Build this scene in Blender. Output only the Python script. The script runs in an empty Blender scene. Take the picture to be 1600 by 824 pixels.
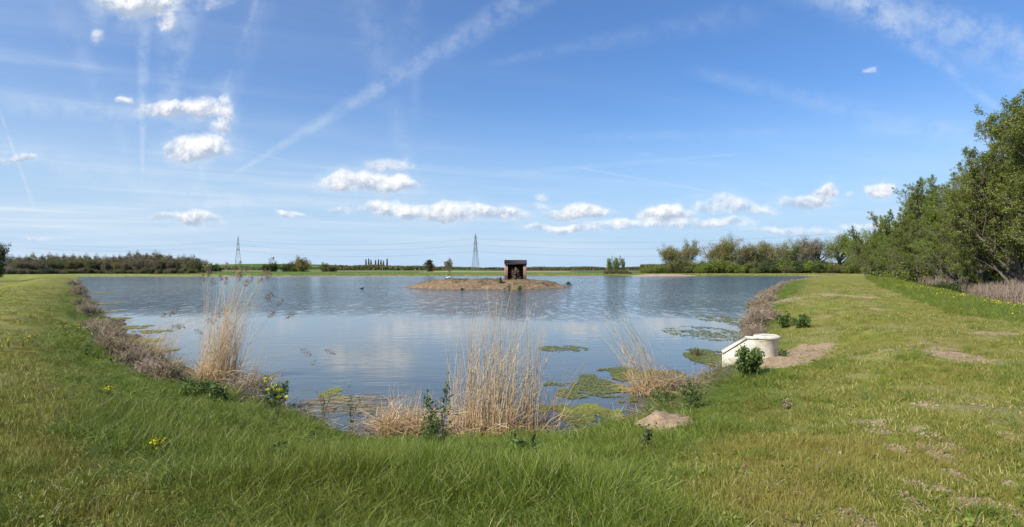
import bpy, math
import numpy as np
from mathutils import Vector

S = bpy.context.scene
COL = S.collection
R = math.radians
rng = np.random.default_rng(7)


def place_name(px, table):
    for lim, txt in table:
        if px < lim:
            return txt
    return table[-1][1]


LEFT_AT = [(30, 'beside the dark evergreen'), (62, 'among the whitish thorns'), (78, 'just right of the whitish thorns'), (98, 'under the two conifers'), (130, 'between the conifers and the pond corner'),
           (165, 'above the near corner of the pond'), (200, 'left of the tallest part'), (240, 'in the tallest part'), (270, 'just right of the tallest part'), (400, 'towards its right end')]
WOOD_AT = [(1035, 'at its low open end'), (1062, 'under the first bronze oak'), (1092, 'under the tall rounded oak'), (1122, 'below the sky gap'), (1148, 'under the forked spreading oak'), (1172, 'under the greyish half bare oak'),
           (1198, 'left of the domed oak'), (1222, 'under the domed olive oak'), (1248, 'before the purplish bare tree'), (1275, 'right of the purplish bare tree'), (1300, 'left of the tallest oak'), (1325, 'under the tallest oak'),
           (1355, 'behind the crest of the bank'), (1500, 'where the wood meets the willow row')]
ROW_AT = [(1385, 'at its far end'), (1412, 'behind the end of the dead reeds'), (1435, 'by the leaning brown stumps'), (1460, 'beside the bramble mound'), (1490, 'behind the two pale stems'), (1512, 'by the forked brown trunk'),
          (1535, 'by the bare straight trunk'), (1560, 'right of the bare straight trunk'), (1590, 'beneath the second highest willow'), (1700, 'at the picture edge')]
LSHORE_AT = [(122, 'at the far corner of the water'), (136, 'just this side of the far corner'), (150, 'half way along'), (172, 'by the first yellow flowers'), (192, 'right of the yellow flowers'), (215, 'behind the arching reeds'),
             (240, 'at the foot of the arching reeds'), (300, 'nearest the tall reed clump')]
RSHORE_AT = [(1184, 'right behind the outfall'), (1192, 'above the water plant'), (1200, 'half way up the shore'), (1212, 'left of the thin green bank edge'), (1235, 'where the shore turns away'), (1262, 'near the far corner of the water'), (1400, 'at the far corner of the water')]

# ------------------------------------------------------------------ camera
F = 888.0          # focal length in photo pixels (1600 wide)
HZ = 421.0         # horizon row
ZC = 2.6           # eye height above the water
cam = bpy.data.cameras.new('camera')
cam.sensor_width = 36.0
cam.lens = 36.0 * F / 1600
cam.shift_y = (HZ - 412.0) / 1600
cam.clip_start = 0.05
cam.clip_end = 20000
camo = bpy.data.objects.new('camera', cam)
camo.location = (0, 0, ZC)
camo.rotation_euler = (R(90), 0, 0)
COL.objects.link(camo)
S.camera = camo

# ------------------------------------------------------------------ light
SUN_AZ, SUN_EL = -128.0, 42.0
S.view_settings.view_transform = 'Standard'
S.view_settings.look = 'None'
S.view_settings.gamma = 1
S.view_settings.exposure = 0.45
sd = Vector((math.sin(R(SUN_AZ)) * math.cos(R(SUN_EL)), math.cos(R(SUN_AZ)) * math.cos(R(SUN_EL)), math.sin(R(SUN_EL))))
sl = bpy.data.lights.new('sun', 'SUN')
sl.energy = 5.0
sl.angle = R(0.53)
sl.color = (1.0, 0.95, 0.86)
so = bpy.data.objects.new('sun', sl)
so.rotation_euler = sd.to_track_quat('Z', 'Y').to_euler()
COL.objects.link(so)


# ------------------------------------------------------------------ node helpers
class E:
    """A tiny expression layer over math nodes."""
    def __init__(self, nt, s):
        self.nt, self.s = nt, s

    def _m(self, op, *a, clamp=False):
        n = self.nt.nodes.new('ShaderNodeMath')
        n.operation = op
        n.use_clamp = clamp
        for i, v in enumerate(a):
            if isinstance(v, E):
                self.nt.links.new(v.s, n.inputs[i])
            else:
                n.inputs[i].default_value = v
        return E(self.nt, n.outputs[0])
    def __add__(s, o): return s._m('ADD', s, o)
    def __radd__(s, o): return s._m('ADD', s, o)
    def __sub__(s, o): return s._m('SUBTRACT', s, o)
    def __rsub__(s, o): return s._m('SUBTRACT', o, s)
    def __mul__(s, o): return s._m('MULTIPLY', s, o)
    def __rmul__(s, o): return s._m('MULTIPLY', s, o)
    def __truediv__(s, o): return s._m('DIVIDE', s, o)
    def max(s, o): return s._m('MAXIMUM', s, o)
    def min(s, o): return s._m('MINIMUM', s, o)
    def clamp(s): return s._m('ADD', s, 0.0, clamp=True)
    def pow(s, o): return s._m('POWER', s, o)
    def abs(s): return s._m('ABSOLUTE', s)
    def sqrt(s): return s._m('SQRT', s)
    def ss(s, a, b):
        n = s.nt.nodes.new('ShaderNodeMapRange')
        n.interpolation_type = 'SMOOTHSTEP'
        s.nt.links.new(s.s, n.inputs[0])
        if a < b:
            n.inputs[1].default_value, n.inputs[2].default_value = a, b
        else:
            n.inputs[1].default_value, n.inputs[2].default_value = b, a
            n.inputs[3].default_value, n.inputs[4].default_value = 1, 0
        return E(s.nt, n.outputs[0])


def mixc(nt, f, a, b):
    n = nt.nodes.new('ShaderNodeMix')
    n.data_type = 'RGBA'
    for i, v in ((0, f), (6, a), (7, b)):
        if isinstance(v, E):
            nt.links.new(v.s, n.inputs[i])
        elif isinstance(v, (int, float)):
            n.inputs[i].default_value = v
        else:
            n.inputs[i].default_value = (*v, 1)
    return E(nt, n.outputs[2])


def comb(nt, x, y, z=0.0):
    n = nt.nodes.new('ShaderNodeCombineXYZ')
    for i, v in enumerate((x, y, z)):
        if isinstance(v, E):
            nt.links.new(v.s, n.inputs[i])
        else:
            n.inputs[i].default_value = v
    return E(nt, n.outputs[0])


def noise(nt, vec, scale, detail=4, rough=0.55, dist=0.0):
    n = nt.nodes.new('ShaderNodeTexNoise')
    n.inputs['Scale'].default_value = scale
    n.inputs['Detail'].default_value = detail
    n.inputs['Roughness'].default_value = rough
    n.inputs['Distortion'].default_value = dist
    if vec is not None:
        nt.links.new(vec.s, n.inputs['Vector'])
    return E(nt, n.outputs[0])


def sep(nt, vec):
    n = nt.nodes.new('ShaderNodeSeparateXYZ')
    nt.links.new(vec.s, n.inputs[0])
    return [E(nt, o) for o in n.outputs]


# ------------------------------------------------------------------ sky
W = bpy.data.worlds.new('World')
S.world = W
W.use_nodes = True
nt = W.node_tree
bg = nt.nodes['Background']
bg.inputs[1].default_value = 0.089
W.cycles.sampling_method = 'MANUAL'
W.cycles.sample_map_resolution = 256
sky = nt.nodes.new('ShaderNodeTexSky')
sky.sky_type = 'NISHITA'
sky.sun_disc = False
sky.sun_elevation = R(SUN_EL)
sky.sun_rotation = R(SUN_AZ)
sky.air_density = 1.25
sky.dust_density = 0.45
sky.ozone_density = 1.6
tc = nt.nodes.new('ShaderNodeTexCoord')
D = E(nt, tc.outputs['Generated'])
dx, dy, dz = sep(nt, D)
front = dy.ss(0.12, 0.3)
yy = dy.max(0.05)
u = dx / yy
v = dz / yy
uv = comb(nt, u, v)
# wisps for the edges of the clouds
wn = noise(nt, uv, 9.0, 6, 0.6)
wn2 = noise(nt, comb(nt, u + 3.1, v * 1.0 + 7.7), 9.0, 6, 0.6)
cn = noise(nt, uv, 22.0, 6, 0.62)
wu = u + (wn - 0.5) * 0.085
wv = v + (wn2 - 0.5) * 0.055
CUM = [  # x, y, rx, ry, opacity   (photo pixels about the horizon)
    (222, 4, 60, 48, 1), (262, 38, 16, 18, .8), (155, 58, 12, 14, .45), (330, 6, 60, 22, .3),
    (262, 172, 46, 15, .95), (312, 172, 40, 20, 1), (350, 180, 18, 34, .85), (340, 205, 26, 18, .75), (312, 235, 52, 25, 1),
    (195, 160, 15, 10, .55), (34, 250, 27, 7, .8),
    (540, 285, 33, 16, .95), (578, 290, 40, 19, 1), (615, 292, 36, 15, .95), (614, 263, 40, 17, .55),
    (598, 328, 44, 15, .95), (650, 331, 44, 14, .85), (705, 335, 52, 19, .95), (775, 334, 58, 15, .85),
    (460, 333, 32, 7, .5), (527, 330, 22, 11, .6), (258, 340, 40, 9, .5), (312, 344, 40, 12, .75),
    (905, 331, 54, 14, .95), (900, 326, 24, 13, 1), (850, 303, 16, 9, .4), (845, 318, 22, 10, .35),
    (1040, 337, 48, 15, .95), (1045, 330, 27, 13, 1), (1130, 326, 44, 16, .7), (1170, 330, 52, 16, .65),
    (848, 355, 32, 9, .75), (905, 358, 62, 11, .6), (970, 352, 60, 11, .65), (1045, 351, 66, 12, .65), (1110, 352, 74, 11, .6),
    (1255, 321, 38, 17, .95), (1286, 301, 24, 15, 1), (1275, 318, 32, 14, .95), (1325, 305, 10, 7, .35),
    (1373, 297, 24, 12, .9), (1357, 113, 18, 9, .4), (1437, 300, 24, 7, .35), (1008, 243, 18, 5, .25), (80, 372, 60, 6, .3),
    (1380, 352, 60, 9, .5), (1240, 362, 90, 9, .4)]
Fm = None
Fh = None
Sg = None
Sd = None
for (cx, cy, rx, ry, op) in CUM:
    cu, cv = (cx - 800) / F, (HZ - cy) / F
    a = (wu - cu) * (F / rx)
    b = (wv - cv) * (F / ry)
    b2 = b.max(b * -1.55)
    r2 = a * a + b2 * b2
    g = (1.0 - r2 * 0.68).max(0.0) * op
    gh = (1.0 - r2 * 0.22).max(0.0) * op
    Fh = gh if Fh is None else Fh.max(gh)
    if Fm is None:
        Fm, Sg, Sd = g, g, g * b
    else:
        Fm, Sg, Sd = Fm.max(g), Sg + g, g * b + Sd
dens = (Fm + (cn - 0.5) * 1.35 * (Fm * 4.0).clamp() + (wn - 0.5) * 0.6 * (Fm * 4.0).clamp())
ca = dens.ss(0.0, 0.95) * front
ca = ca * Fm.ss(0.0, 0.40)
halo = Fh.ss(0.1, 1.0) * (wn * 0.6 + cn * 0.4).ss(0.38, 0.62) * 0.34 * front
cn_o = noise(nt, comb(nt, u - 0.006, v + 0.010), 22.0, 6, 0.62)
lit = (Sd / (Sg + 0.05)) * 1.05 + 0.36 + (cn - cn_o) * 3.8
lit = lit + (1.0 - ca) * 0.2
cloudc = mixc(nt, lit.clamp(), (3.9, 4.6, 5.8), (8.9, 8.9, 9.0))
# high cirrus veil: a flat sheet far above, stretched along the wind
iz = dz.max(0.03)
px_, py_ = dx / iz, dy / iz
ang = R(28)
qx = px_ * math.cos(ang) + py_ * math.sin(ang)
qy = py_ * math.cos(ang) - px_ * math.sin(ang)
ci = noise(nt, comb(nt, qx * 0.22, qy * 1.1), 1.0, 5, 0.55, 0.35)
ci2 = noise(nt, comb(nt, px_ * 0.25 + 9, py_ * 0.25), 1.0, 3, 0.5)
left = (u * -1.0).ss(-0.35, 0.85) * front + (1.0 - front) * 0.5
cir = ci.ss(0.46, 0.80) * ci2.ss(0.35, 0.65) * 0.38 * (0.35 + left)
veil = left * 0.34 * ci2.ss(0.05, 0.75) * (0.45 + v.ss(0.42, 0.05) * 0.55) + ci.ss(0.3, 0.9) * 0.05
# low bands of stratus near the horizon
st = noise(nt, comb(nt, u * 1.6, v * 34.0), 1.0, 4, 0.5, 0.2)
bands = st.ss(0.42, 0.75) * v.ss(0.17, 0.06) * v.ss(0.0, 0.03) * 0.55 * front
# contrails: straight lines on the sky
TW = 1.25
TR = [  # x0,y0,x1,y1,width0,width1,strength
    (352, 280, 870, -30, 4, 30, .30), (222, 285, 224, 40, 3, 14, .34), (-20, 120, 52, 320, 3, 4, .34), (-10, 160, 330, 195, 22, 12, .22),
    (1575, 182, 1330, -10, 6, 26, .26), (1180, -30, 1700, 80, 30, 30, .22), (905, 262, 1110, 300, 2, 3, .28), (340, 170, 405, -10, 3, 7, .14),
    (760, 275, 1160, 240, 7, 3, .16), (330, 225, 445, 250, 3, 2, .2), (270, 150, 310, -40, 10, 40, .10), (1170, 280, 1240, 300, 2, 4, .14),
    (310, 255, 330, 330, 3, 12, .12), (640, -20, 650, 190, 30, 10, .09),
    (285, -30, 262, 170, 44, 14, .20), (560, -30, 640, 260, 50, 16, .12), (-20, 230, 420, 330, 40, 20, .20), (420, -30, 300, 320, 30, 10, .10), (80, -20, 200, 240, 30, 12, .12),
    (1270, -20, 1640, 110, 40, 60, .26), (1080, 110, 1560, 230, 14, 34, .15), (760, 100, 1180, 20, 8, 30, .10), (900, 215, 1560, 200, 8, 20, .10), (1000, 300, 1460, 330, 5, 14, .14), (60, 330, 700, 300, 14, 24, .14)]
tn = noise(nt, uv, 26.0, 4, 0.6)
tr = None
for (x0, y0, x1, y1, w0, w1, stg) in TR:
    a0 = np.array([(x0 - 800) / F, (HZ - y0) / F])
    a1 = np.array([(x1 - 800) / F, (HZ - y1) / F])
    d = a1 - a0
    L = float(np.hypot(*d))
    d = d / L
    t = (u - float(a0[0])) * float(d[0] / L) + (v - float(a0[1])) * float(d[1] / L)
    n = (u - float(a0[0])) * float(-d[1]) + (v - float(a0[1])) * float(d[0])
    wd = (t.clamp() * ((w1 - w0) / F) + w0 / F) * TW
    g = (1.0 - (n.abs() / wd)).max(0.0)
    g = g.ss(0.0, 1.0) * t.ss(-0.05, 0.1) * t.ss(1.1, 0.9) * (stg * 0.85)
    tr = g if tr is None else tr + g
tr = tr * tn.ss(0.25, 0.68) * front
# the same kinds of cloud behind the viewer
bn = noise(nt, comb(nt, px_ * 0.9, py_ * 0.9), 1.0, 6, 0.55)
back = bn.ss(0.60, 0.70) * (1.0 - front) * dz.ss(0.03, 0.12)
thin = (cir + veil + bands + tr + halo).clamp()
skycol = mixc(nt, 1.0, (1, 1, 1), E(nt, sky.outputs[0]))
grade = nt.nodes.new('ShaderNodeMix')
grade.data_type = 'RGBA'
grade.blend_type = 'MULTIPLY'
grade.inputs[0].default_value = 1.0
nt.links.new(sky.outputs[0], grade.inputs[6])
grade.inputs[7].default_value = (0.55, 0.83, 1.26, 1)
air = mixc(nt, dz.ss(0.30, -0.04), E(nt, grade.outputs[2]), (4.1, 5.7, 7.7))
c1 = mixc(nt, thin, air, (6.2, 7.0, 7.9))
c2 = mixc(nt, ca, c1, cloudc)
c3 = mixc(nt, back, c2, (8.0, 8.3, 8.8))
nt.links.new(c3.s, bg.inputs[0])


# ------------------------------------------------------------------ mesh helpers
class M:
    """Collects vertices, faces and per-vertex tint; build() links it as one mesh."""
    def __init__(self):
        self.v, self.f3, self.f4, self.t, self.n = [], [], [], [], 0

    def add(self, v, f=None, tint=0.5, f3=None):
        v = np.asarray(v, float).reshape(-1, 3)
        if f is not None and len(f):
            self.f4.append(np.asarray(f, int).reshape(-1, 4) + self.n)
        if f3 is not None and len(f3):
            self.f3.append(np.asarray(f3, int).reshape(-1, 3) + self.n)
        self.v.append(v)
        self.t.append(np.broadcast_to(np.asarray(tint, float), (len(v),)))
        self.n += len(v)

    def mesh(self, name, mats, smooth=False):
        me = bpy.data.meshes.new(name)
        V = np.concatenate(self.v) if self.v else np.zeros((0, 3))
        f4 = np.concatenate(self.f4) if self.f4 else np.zeros((0, 4), int)
        f3 = np.concatenate(self.f3) if self.f3 else np.zeros((0, 3), int)
        me.vertices.add(len(V))
        me.vertices.foreach_set('co', V.astype(np.float32).ravel())
        nl = len(f4) * 4 + len(f3) * 3
        me.loops.add(nl)
        me.loops.foreach_set('vertex_index', np.concatenate([f4.ravel(), f3.ravel()]).astype(np.int32))
        me.polygons.add(len(f4) + len(f3))
        st_ = np.concatenate([np.arange(len(f4)) * 4, len(f4) * 4 + np.arange(len(f3)) * 3]).astype(np.int32)
        me.polygons.foreach_set('loop_start', st_)
        if smooth:
            me.polygons.foreach_set('use_smooth', np.ones(len(st_), bool))
        me.update(calc_edges=True)
        at = me.attributes.new('tint', 'FLOAT', 'POINT')
        at.data.foreach_set('value', np.concatenate(self.t).astype(np.float32) if self.t else np.zeros(0, np.float32))
        for m in (mats if isinstance(mats, (list, tuple)) else [mats]):
            me.materials.append(m)
        return me

    def build(self, name, mats, parent=None, smooth=False, **kw):
        o = bpy.data.objects.new(name, self.mesh(name, mats, smooth))
        COL.objects.link(o)
        if parent is not None:
            o.parent = parent
        for k, vv in kw.items():
            o[k] = vv
        return o


def empty(name, loc=(0, 0, 0), rz=0, sc=1, **kw):
    o = bpy.data.objects.new(name, None)
    COL.objects.link(o)
    o.location = loc
    o.rotation_euler = (0, 0, rz)
    o.scale = (sc, sc, sc) if np.isscalar(sc) else sc
    o.empty_display_size = 0.2
    for k, vv in kw.items():
        o[k] = vv
    return o


def copy_tree(o, parent=None):
    c = o.copy()
    COL.objects.link(c)
    c.parent = parent
    for ch in list(o.children):
        copy_tree(ch, c)
    return c


def unit(a):
    return a / np.maximum(np.linalg.norm(a, axis=-1, keepdims=True), 1e-9)


def tubes(m, P, Rr, sides=3, tint=0.5):
    """P (n,k,3) paths, Rr (n,k) radii: prisms along them, all at once."""
    P = np.asarray(P, float)
    Rr = np.asarray(Rr, float)
    n, k, _ = P.shape
    T = unit(np.gradient(P, axis=1))
    ref = np.where(np.abs(T[:, :1, 2:3]) > 0.9, np.array([1., 0, 0]), np.array([0, 0, 1.]))
    ref = np.broadcast_to(ref, T.shape)
    A = unit(np.cross(T, ref))
    B = np.cross(T, A)
    th = np.arange(sides) / sides * 2 * np.pi
    V = P[:, :, None] + Rr[:, :, None, None] * (A[:, :, None] * np.cos(th)[None, None, :, None] + B[:, :, None] * np.sin(th)[None, None, :, None])
    i = np.arange(n)[:, None, None] * k * sides
    j = np.arange(k - 1)[None, :, None] * sides
    s = np.arange(sides)[None, None, :]
    s2 = (s + 1) % sides
    q = np.stack([i + j + s, i + j + s2, i + j + sides + s2, i + j + sides + s], -1)
    tt = np.asarray(tint, float)
    if tt.ndim == 1:
        tt = np.repeat(tt, k * sides)
    m.add(V.reshape(-1, 3), q.reshape(-1, 4), tt)


def box(m, x0, x1, y0, y1, z0, z1, tint=0.5, mat=None):
    v = np.array([(x, y, z) for z in (z0, z1) for y in (y0, y1) for x in (x0, x1)], float)
    if mat is not None:
        v = mat(v)
    f = [(0, 2, 3, 1), (4, 5, 7, 6), (0, 1, 5, 4), (2, 6, 7, 3), (0, 4, 6, 2), (1, 3, 7, 5)]
    m.add(v, f, tint)


def rand_unit(n):
    a = rng.normal(size=(n, 3))
    return unit(a)


def leaves(m, P, size, tint, aspect=0.55, up=0.25, droop=0.0, nrm=None):
    """A small folded leaf (two triangles) at each point."""
    n = len(P)
    nn = rand_unit(n) + np.array([0, 0, up]) if nrm is None else nrm
    nn = unit(nn)
    a = rand_unit(n)
    a[:, 2] -= droop
    a = unit(a - nn * (a * nn).sum(1, keepdims=True))
    b = np.cross(nn, a)
    sz = (size * (0.6 + 0.8 * rng.random(n)))[:, None]
    v0 = P - a * sz * 0.5
    v2 = P + a * sz * 0.5
    v1 = P + b * sz * aspect * 0.5 + nn * sz * 0.06
    v3 = P - b * sz * aspect * 0.5 + nn * sz * 0.06
    V = np.stack([v0, v1, v2, v3], 1).reshape(-1, 3)
    Fq = np.arange(n * 4).reshape(n, 4)
    m.add(V, Fq, np.repeat(tint, 4) if np.ndim(tint) else tint)


# value noise for shapes
_T = np.random.default_rng(3).random((256, 256))


def vnoise(x, y):
    xi, yi = np.floor(x).astype(int), np.floor(y).astype(int)
    fx, fy = x - xi, y - yi
    fx, fy = fx * fx * (3 - 2 * fx), fy * fy * (3 - 2 * fy)
    g = lambda a, b: _T[a & 255, b & 255]
    return (g(xi, yi) * (1 - fx) + g(xi + 1, yi) * fx) * (1 - fy) + (g(xi, yi + 1) * (1 - fx) + g(xi + 1, yi + 1) * fx) * fy


def fbm(x, y, o=4):
    r, a, s = 0, 0.5, 0
    for k in range(o):
        r = r + a * vnoise(x * 2 ** k + 17 * k, y * 2 ** k + 5 * k)
        s += a
        a *= 0.5
    return r / s


def sstep(a, b, x):
    t = np.clip((x - a) / (b - a), 0, 1)
    return t * t * (3 - 2 * t)


# ------------------------------------------------------------------ the lie of the land
def G(px, py, z=0.0):
    """where the line of sight through a photo pixel meets height z"""
    Y = (ZC - z) * F / (py - HZ)
    return np.array([(px - 800) / F * Y, Y])


SH_PX = [(120, 433.5), (126, 441), (133, 455), (150, 480), (180, 502), (205, 525), (240, 547), (272, 567), (300, 590), (380, 610), (430, 630),
         (500, 660), (590, 690), (700, 690), (880, 684), (975, 656), (1055, 607), (1105, 586), (1138, 573), (1168, 530), (1165, 503),
         (1180, 470), (1208, 450), (1255, 438.5), (1285, 432.5)]
SH = np.array([G(*p) for p in SH_PX] + [(118, 236), (100, 244), (20, 243), (-60, 238), (-110, 232), (-165, 214)])


def poly_sd(x, y, P):
    """signed distance, positive outside the closed polygon P"""
    x = np.asarray(x, float)
    y = np.asarray(y, float)
    dmin = np.full(x.shape, 1e18)
    ins = np.zeros(x.shape, bool)
    n = len(P)
    for i in range(n):
        ax, ay = P[i]
        bx, by = P[(i + 1) % n]
        ex, ey = bx - ax, by - ay
        t = np.clip(((x - ax) * ex + (y - ay) * ey) / (ex * ex + ey * ey), 0, 1)
        dmin = np.minimum(dmin, (x - ax - t * ex) ** 2 + (y - ay - t * ey) ** 2)
        c = (ay > y) != (by > y)
        with np.errstate(divide='ignore', invalid='ignore'):
            xi = ex * (y - ay) / (ey if ey != 0 else 1e-9) + ax
        ins ^= c & (x < xi)
    d = np.sqrt(dmin)
    return np.where(ins, -d, d)


XR = np.array([(-40, 10.), (0, 14.5), (21.9, 19.7), (34.3, 27), (48.7, 35), (94, 62), (200, 128), (400, 240)])
XL = np.array([(-40, -22.), (0, -26), (20, -29), (38.7, -34.9), (94, -77), (180, -150), (400, -340)])


def shore_s(x, y):
    s = poly_sd(x, y, SH)
    return s + (fbm(x * 0.9, y * 0.9, 3) - 0.5) * 0.7 * np.clip(np.hypot(x, y) / 14, 0.5, 3)


def mound(x, y, c, rx, ry, h):
    return h * np.clip(1 - ((x - c[0]) / rx) ** 2 - ((y - c[1]) / ry) ** 2, 0, 1) ** 0.7


MOUND_C = G(1038, 645, 0.60)
SLOPE_C = G(1218, 550, 0.62)


def height(x, y):
    x = np.asarray(x, float)
    y = np.asarray(y, float)
    s = shore_s(x, y)
    r = np.hypot(x, y)
    far = sstep(110, 190, y)
    wid = 4.3 + 0 * x
    t = np.clip(s / wid, 0, 1)
    prof = 1 - (1 - t) ** (1.08 + .5 * sstep(14, 30, r))
    top = 0.9 * (1 - far) + 0.42 * far
    hb = top * prof
    hb = np.where(s < 0, np.maximum(s * 0.25, -1.2), hb + 0.03)
    qr = (x - np.interp(y, XR[:, 0], XR[:, 1])) * 0.86
    ql = (np.interp(y, XL[:, 0], XL[:, 1]) - x) * 0.8
    dr = sstep(0, 3.2, qr) * 0.86 - sstep(11, 15, qr) * 0.4
    dl = sstep(0, 4.0, ql) * 0.6
    nearf = 1 - sstep(150, 230, y)
    hb = hb - np.where(s > 0, (dr + dl) * nearf, 0)
    # far country
    rise = np.clip(r - 330, 0, None) * 0.0030 + sstep(500, 1100, r) * 0.9
    hb = hb + np.where(s > 0, rise, 0)
    hb = hb + 8.5 * np.exp(-((x + 400) / 190) ** 2 - ((y - 960) / 190) ** 2)
    out = np.clip(s, 0, 1)
    bumps = (fbm(x * 1.1, y * 1.1, 4) - 0.5) * 0.16 + (fbm(x * 0.17, y * 0.17, 3) - 0.5) * 0.28
    hb = hb + bumps * out * np.clip(s / 2, 0, 1) * (r < 330)
    # bank crest by the far right corner
    hb = hb + mound(x, y, G(1345, 430, 1.0) * np.array([1, 1]), 16, 40, 0.22)
    hb = hb + mound(x, y, MOUND_C, 0.50, 0.60, 0.26) * (0.7 + 0.6 * fbm(x * 6, y * 6, 3))
    hb = hb + mound(x, y, SLOPE_C, 1.6, 1.8, 0.14) * (0.5 + fbm(x * 3, y * 3, 3))
    return hb


def hgt(x, y):
    return float(height(np.array([x]), np.array([y]))[0])


def GH(px, py):
    """where the line of sight through a photo pixel first meets the land"""
    d = np.array([(px - 800) / F, 1.0])
    Y = np.geomspace(2.5, 120, 500)
    hit = np.maximum(height(d[0] * Y, Y), 0) >= ZC - (py - HZ) / F * Y
    return d * Y[np.argmax(hit)]


# patches of bare, dry ground: (photo x, y, half-width px, half-height px, strength)
BARE = [(1318, 463, 34, 3.5, 1.0), (1500, 560, 40, 13, .9), (1560, 526, 48, 4, .8), (1350, 600, 14, 5, .5), (1462, 690, 20, 22, .55), (1490, 775, 34, 30, .5),
        (1575, 800, 30, 22, .7), (1362, 655, 18, 10, .7), (1430, 760, 14, 10, .5), (1262, 524, 44, 6, .8), (1230, 533, 30, 6, .8), (1395, 545, 24, 4, .6),
        (1300, 535, 30, 4, .4), (1450, 540, 30, 5, .5), (1370, 486, 18, 4, .4), (1240, 820, 40, 8, .5), (1168, 487, 14, 5, .4),
        (1225, 463, 40, 2.5, .4), (1400, 700, 16, 8, .6), (1375, 672, 12, 8, .8), (1455, 705, 14, 14, .8), (1475, 720, 12, 10, .8), (1540, 790, 26, 14, .8), (1500, 745, 18, 10, .7),
        (1590, 760, 14, 8, .6), (1430, 790, 10, 14, .7), (1445, 640, 12, 5, .5), (1530, 640, 20, 8, .5), (1580, 690, 16, 7, .5), (1300, 700, 8, 4, .5), (1340, 820, 20, 6, .6), (1480, 548, 30, 4, .7), (1545, 570, 20, 4, .5)]


def bare_mask(x, y):
    m = np.zeros_like(x)
    for (a, b, rx, ry, st_) in BARE:
        c = G(a, b, 0.85)
        X = rx / F * c[1]
        Yr = max(ry * c[1] / (b - HZ), 0.15)
        m = np.maximum(m, st_ * np.clip(1.25 - ((x - c[0]) / X) ** 2 - ((y - c[1]) / Yr) ** 2, 0, 1))
    for c, rx, ry in ((MOUND_C, .42, .5), (SLOPE_C, 1.0, 1.5), (SLOPE_C + [.9, .6], .7, .7)):
        m = np.maximum(m, 1.4 * np.clip(1.2 - ((x - c[0]) / rx) ** 2 - ((y - c[1]) / ry) ** 2, 0, 1))
    return m


LG = np.array([G(1100, 900, .9), G(1150, 700, .9), G(1235, 585, .9), G(1262, 540, .9), G(1215, 500, .9), G(1235, 470, .9), G(1265, 440, .9),
               (60, 120), (-70, 130), G(110, 440, .9), G(75, 480, .9), G(55, 540, .9), G(60, 640, .9), G(160, 760, .9), G(260, 900, .9), (-1, 1.5), (1.2, 1.5)])


def long_mask(x, y):
    d = poly_sd(x, y, LG) + (fbm(x * .7, y * .7, 3) - 0.5) * 1.2
    return 1 - sstep(-1.3, 1.0, d)


# ------------------------------------------------------------------ materials
MATS = {}


def new_mat(name):
    m = bpy.data.materials.new(name)
    m.use_nodes = True
    n = m.node_tree
    return m, n, n.nodes['Principled BSDF']


def attr(n, name):
    a = n.nodes.new('ShaderNodeAttribute')
    a.attribute_name = name
    return E(n, a.outputs['Fac'])


def pos(n):
    g = n.nodes.new('ShaderNodeNewGeometry')
    return E(n, g.outputs['Position'])


def leaf_mat(name, c0, c1, c2=None, trans=0.35, rough=0.6, patch=None, patch_c=None, spec=0.25):
    """colour runs c0..c1(..c2) with the per-leaf tint; light passes through the blade"""
    m, n, p = new_mat(name)
    t = attr(n, 'tint')
    col = mixc(n, (t * 2.0).clamp() if c2 else t, c0, c1)
    if c2:
        col = mixc(n, (t * 2.0 - 1.0).clamp(), col, c2)
    if patch:
        q = noise(n, pos(n), patch, 3, 0.55)
        col = mixc(n, q.ss(0.42, 0.66), col, patch_c)
    n.links.new(col.s, p.inputs['Base Color'])
    p.inputs['Roughness'].default_value = rough
    p.inputs['Specular IOR Level'].default_value = spec
    tr_ = n.nodes.new('ShaderNodeBsdfTranslucent')
    n.links.new(col.s, tr_.inputs[0])
    mx = n.nodes.new('ShaderNodeMixShader')
    mx.inputs[0].default_value = trans
    n.links.new(p.outputs[0], mx.inputs[1])
    n.links.new(tr_.outputs[0], mx.inputs[2])
    n.links.new(mx.outputs[0], n.nodes['Material Output'].inputs[0])
    return m


def plain_mat(name, c0, c1, scale=6.0, rough=0.8, bump=0.3, detail=5, stretch=None, spec=0.3, bscale=None):
    m, n, p = new_mat(name)
    tcn = n.nodes.new('ShaderNodeTexCoord')
    vec = E(n, tcn.outputs['Object'])
    if stretch:
        a, b, c = sep(n, vec)
        vec = comb(n, a * stretch[0], b * stretch[1], c * stretch[2])
    q = noise(n, vec, scale, detail, 0.6)
    col = mixc(n, (q.ss(0.3, 0.7) * 0.75 + attr(n, 'tint') * 0.5 - 0.125).clamp(), c0, c1)
    n.links.new(col.s, p.inputs['Base Color'])
    p.inputs['Roughness'].default_value = rough
    p.inputs['Specular IOR Level'].default_value = spec
    if bump:
        bn_ = n.nodes.new('ShaderNodeBump')
        bn_.inputs['Strength'].default_value = bump
        bn_.inputs['Distance'].default_value = 0.02
        n.links.new(noise(n, vec, bscale or scale * 3, 4, 0.6).s, bn_.inputs['Height'])
        n.links.new(bn_.outputs[0], p.inputs['Normal'])
    return m


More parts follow.
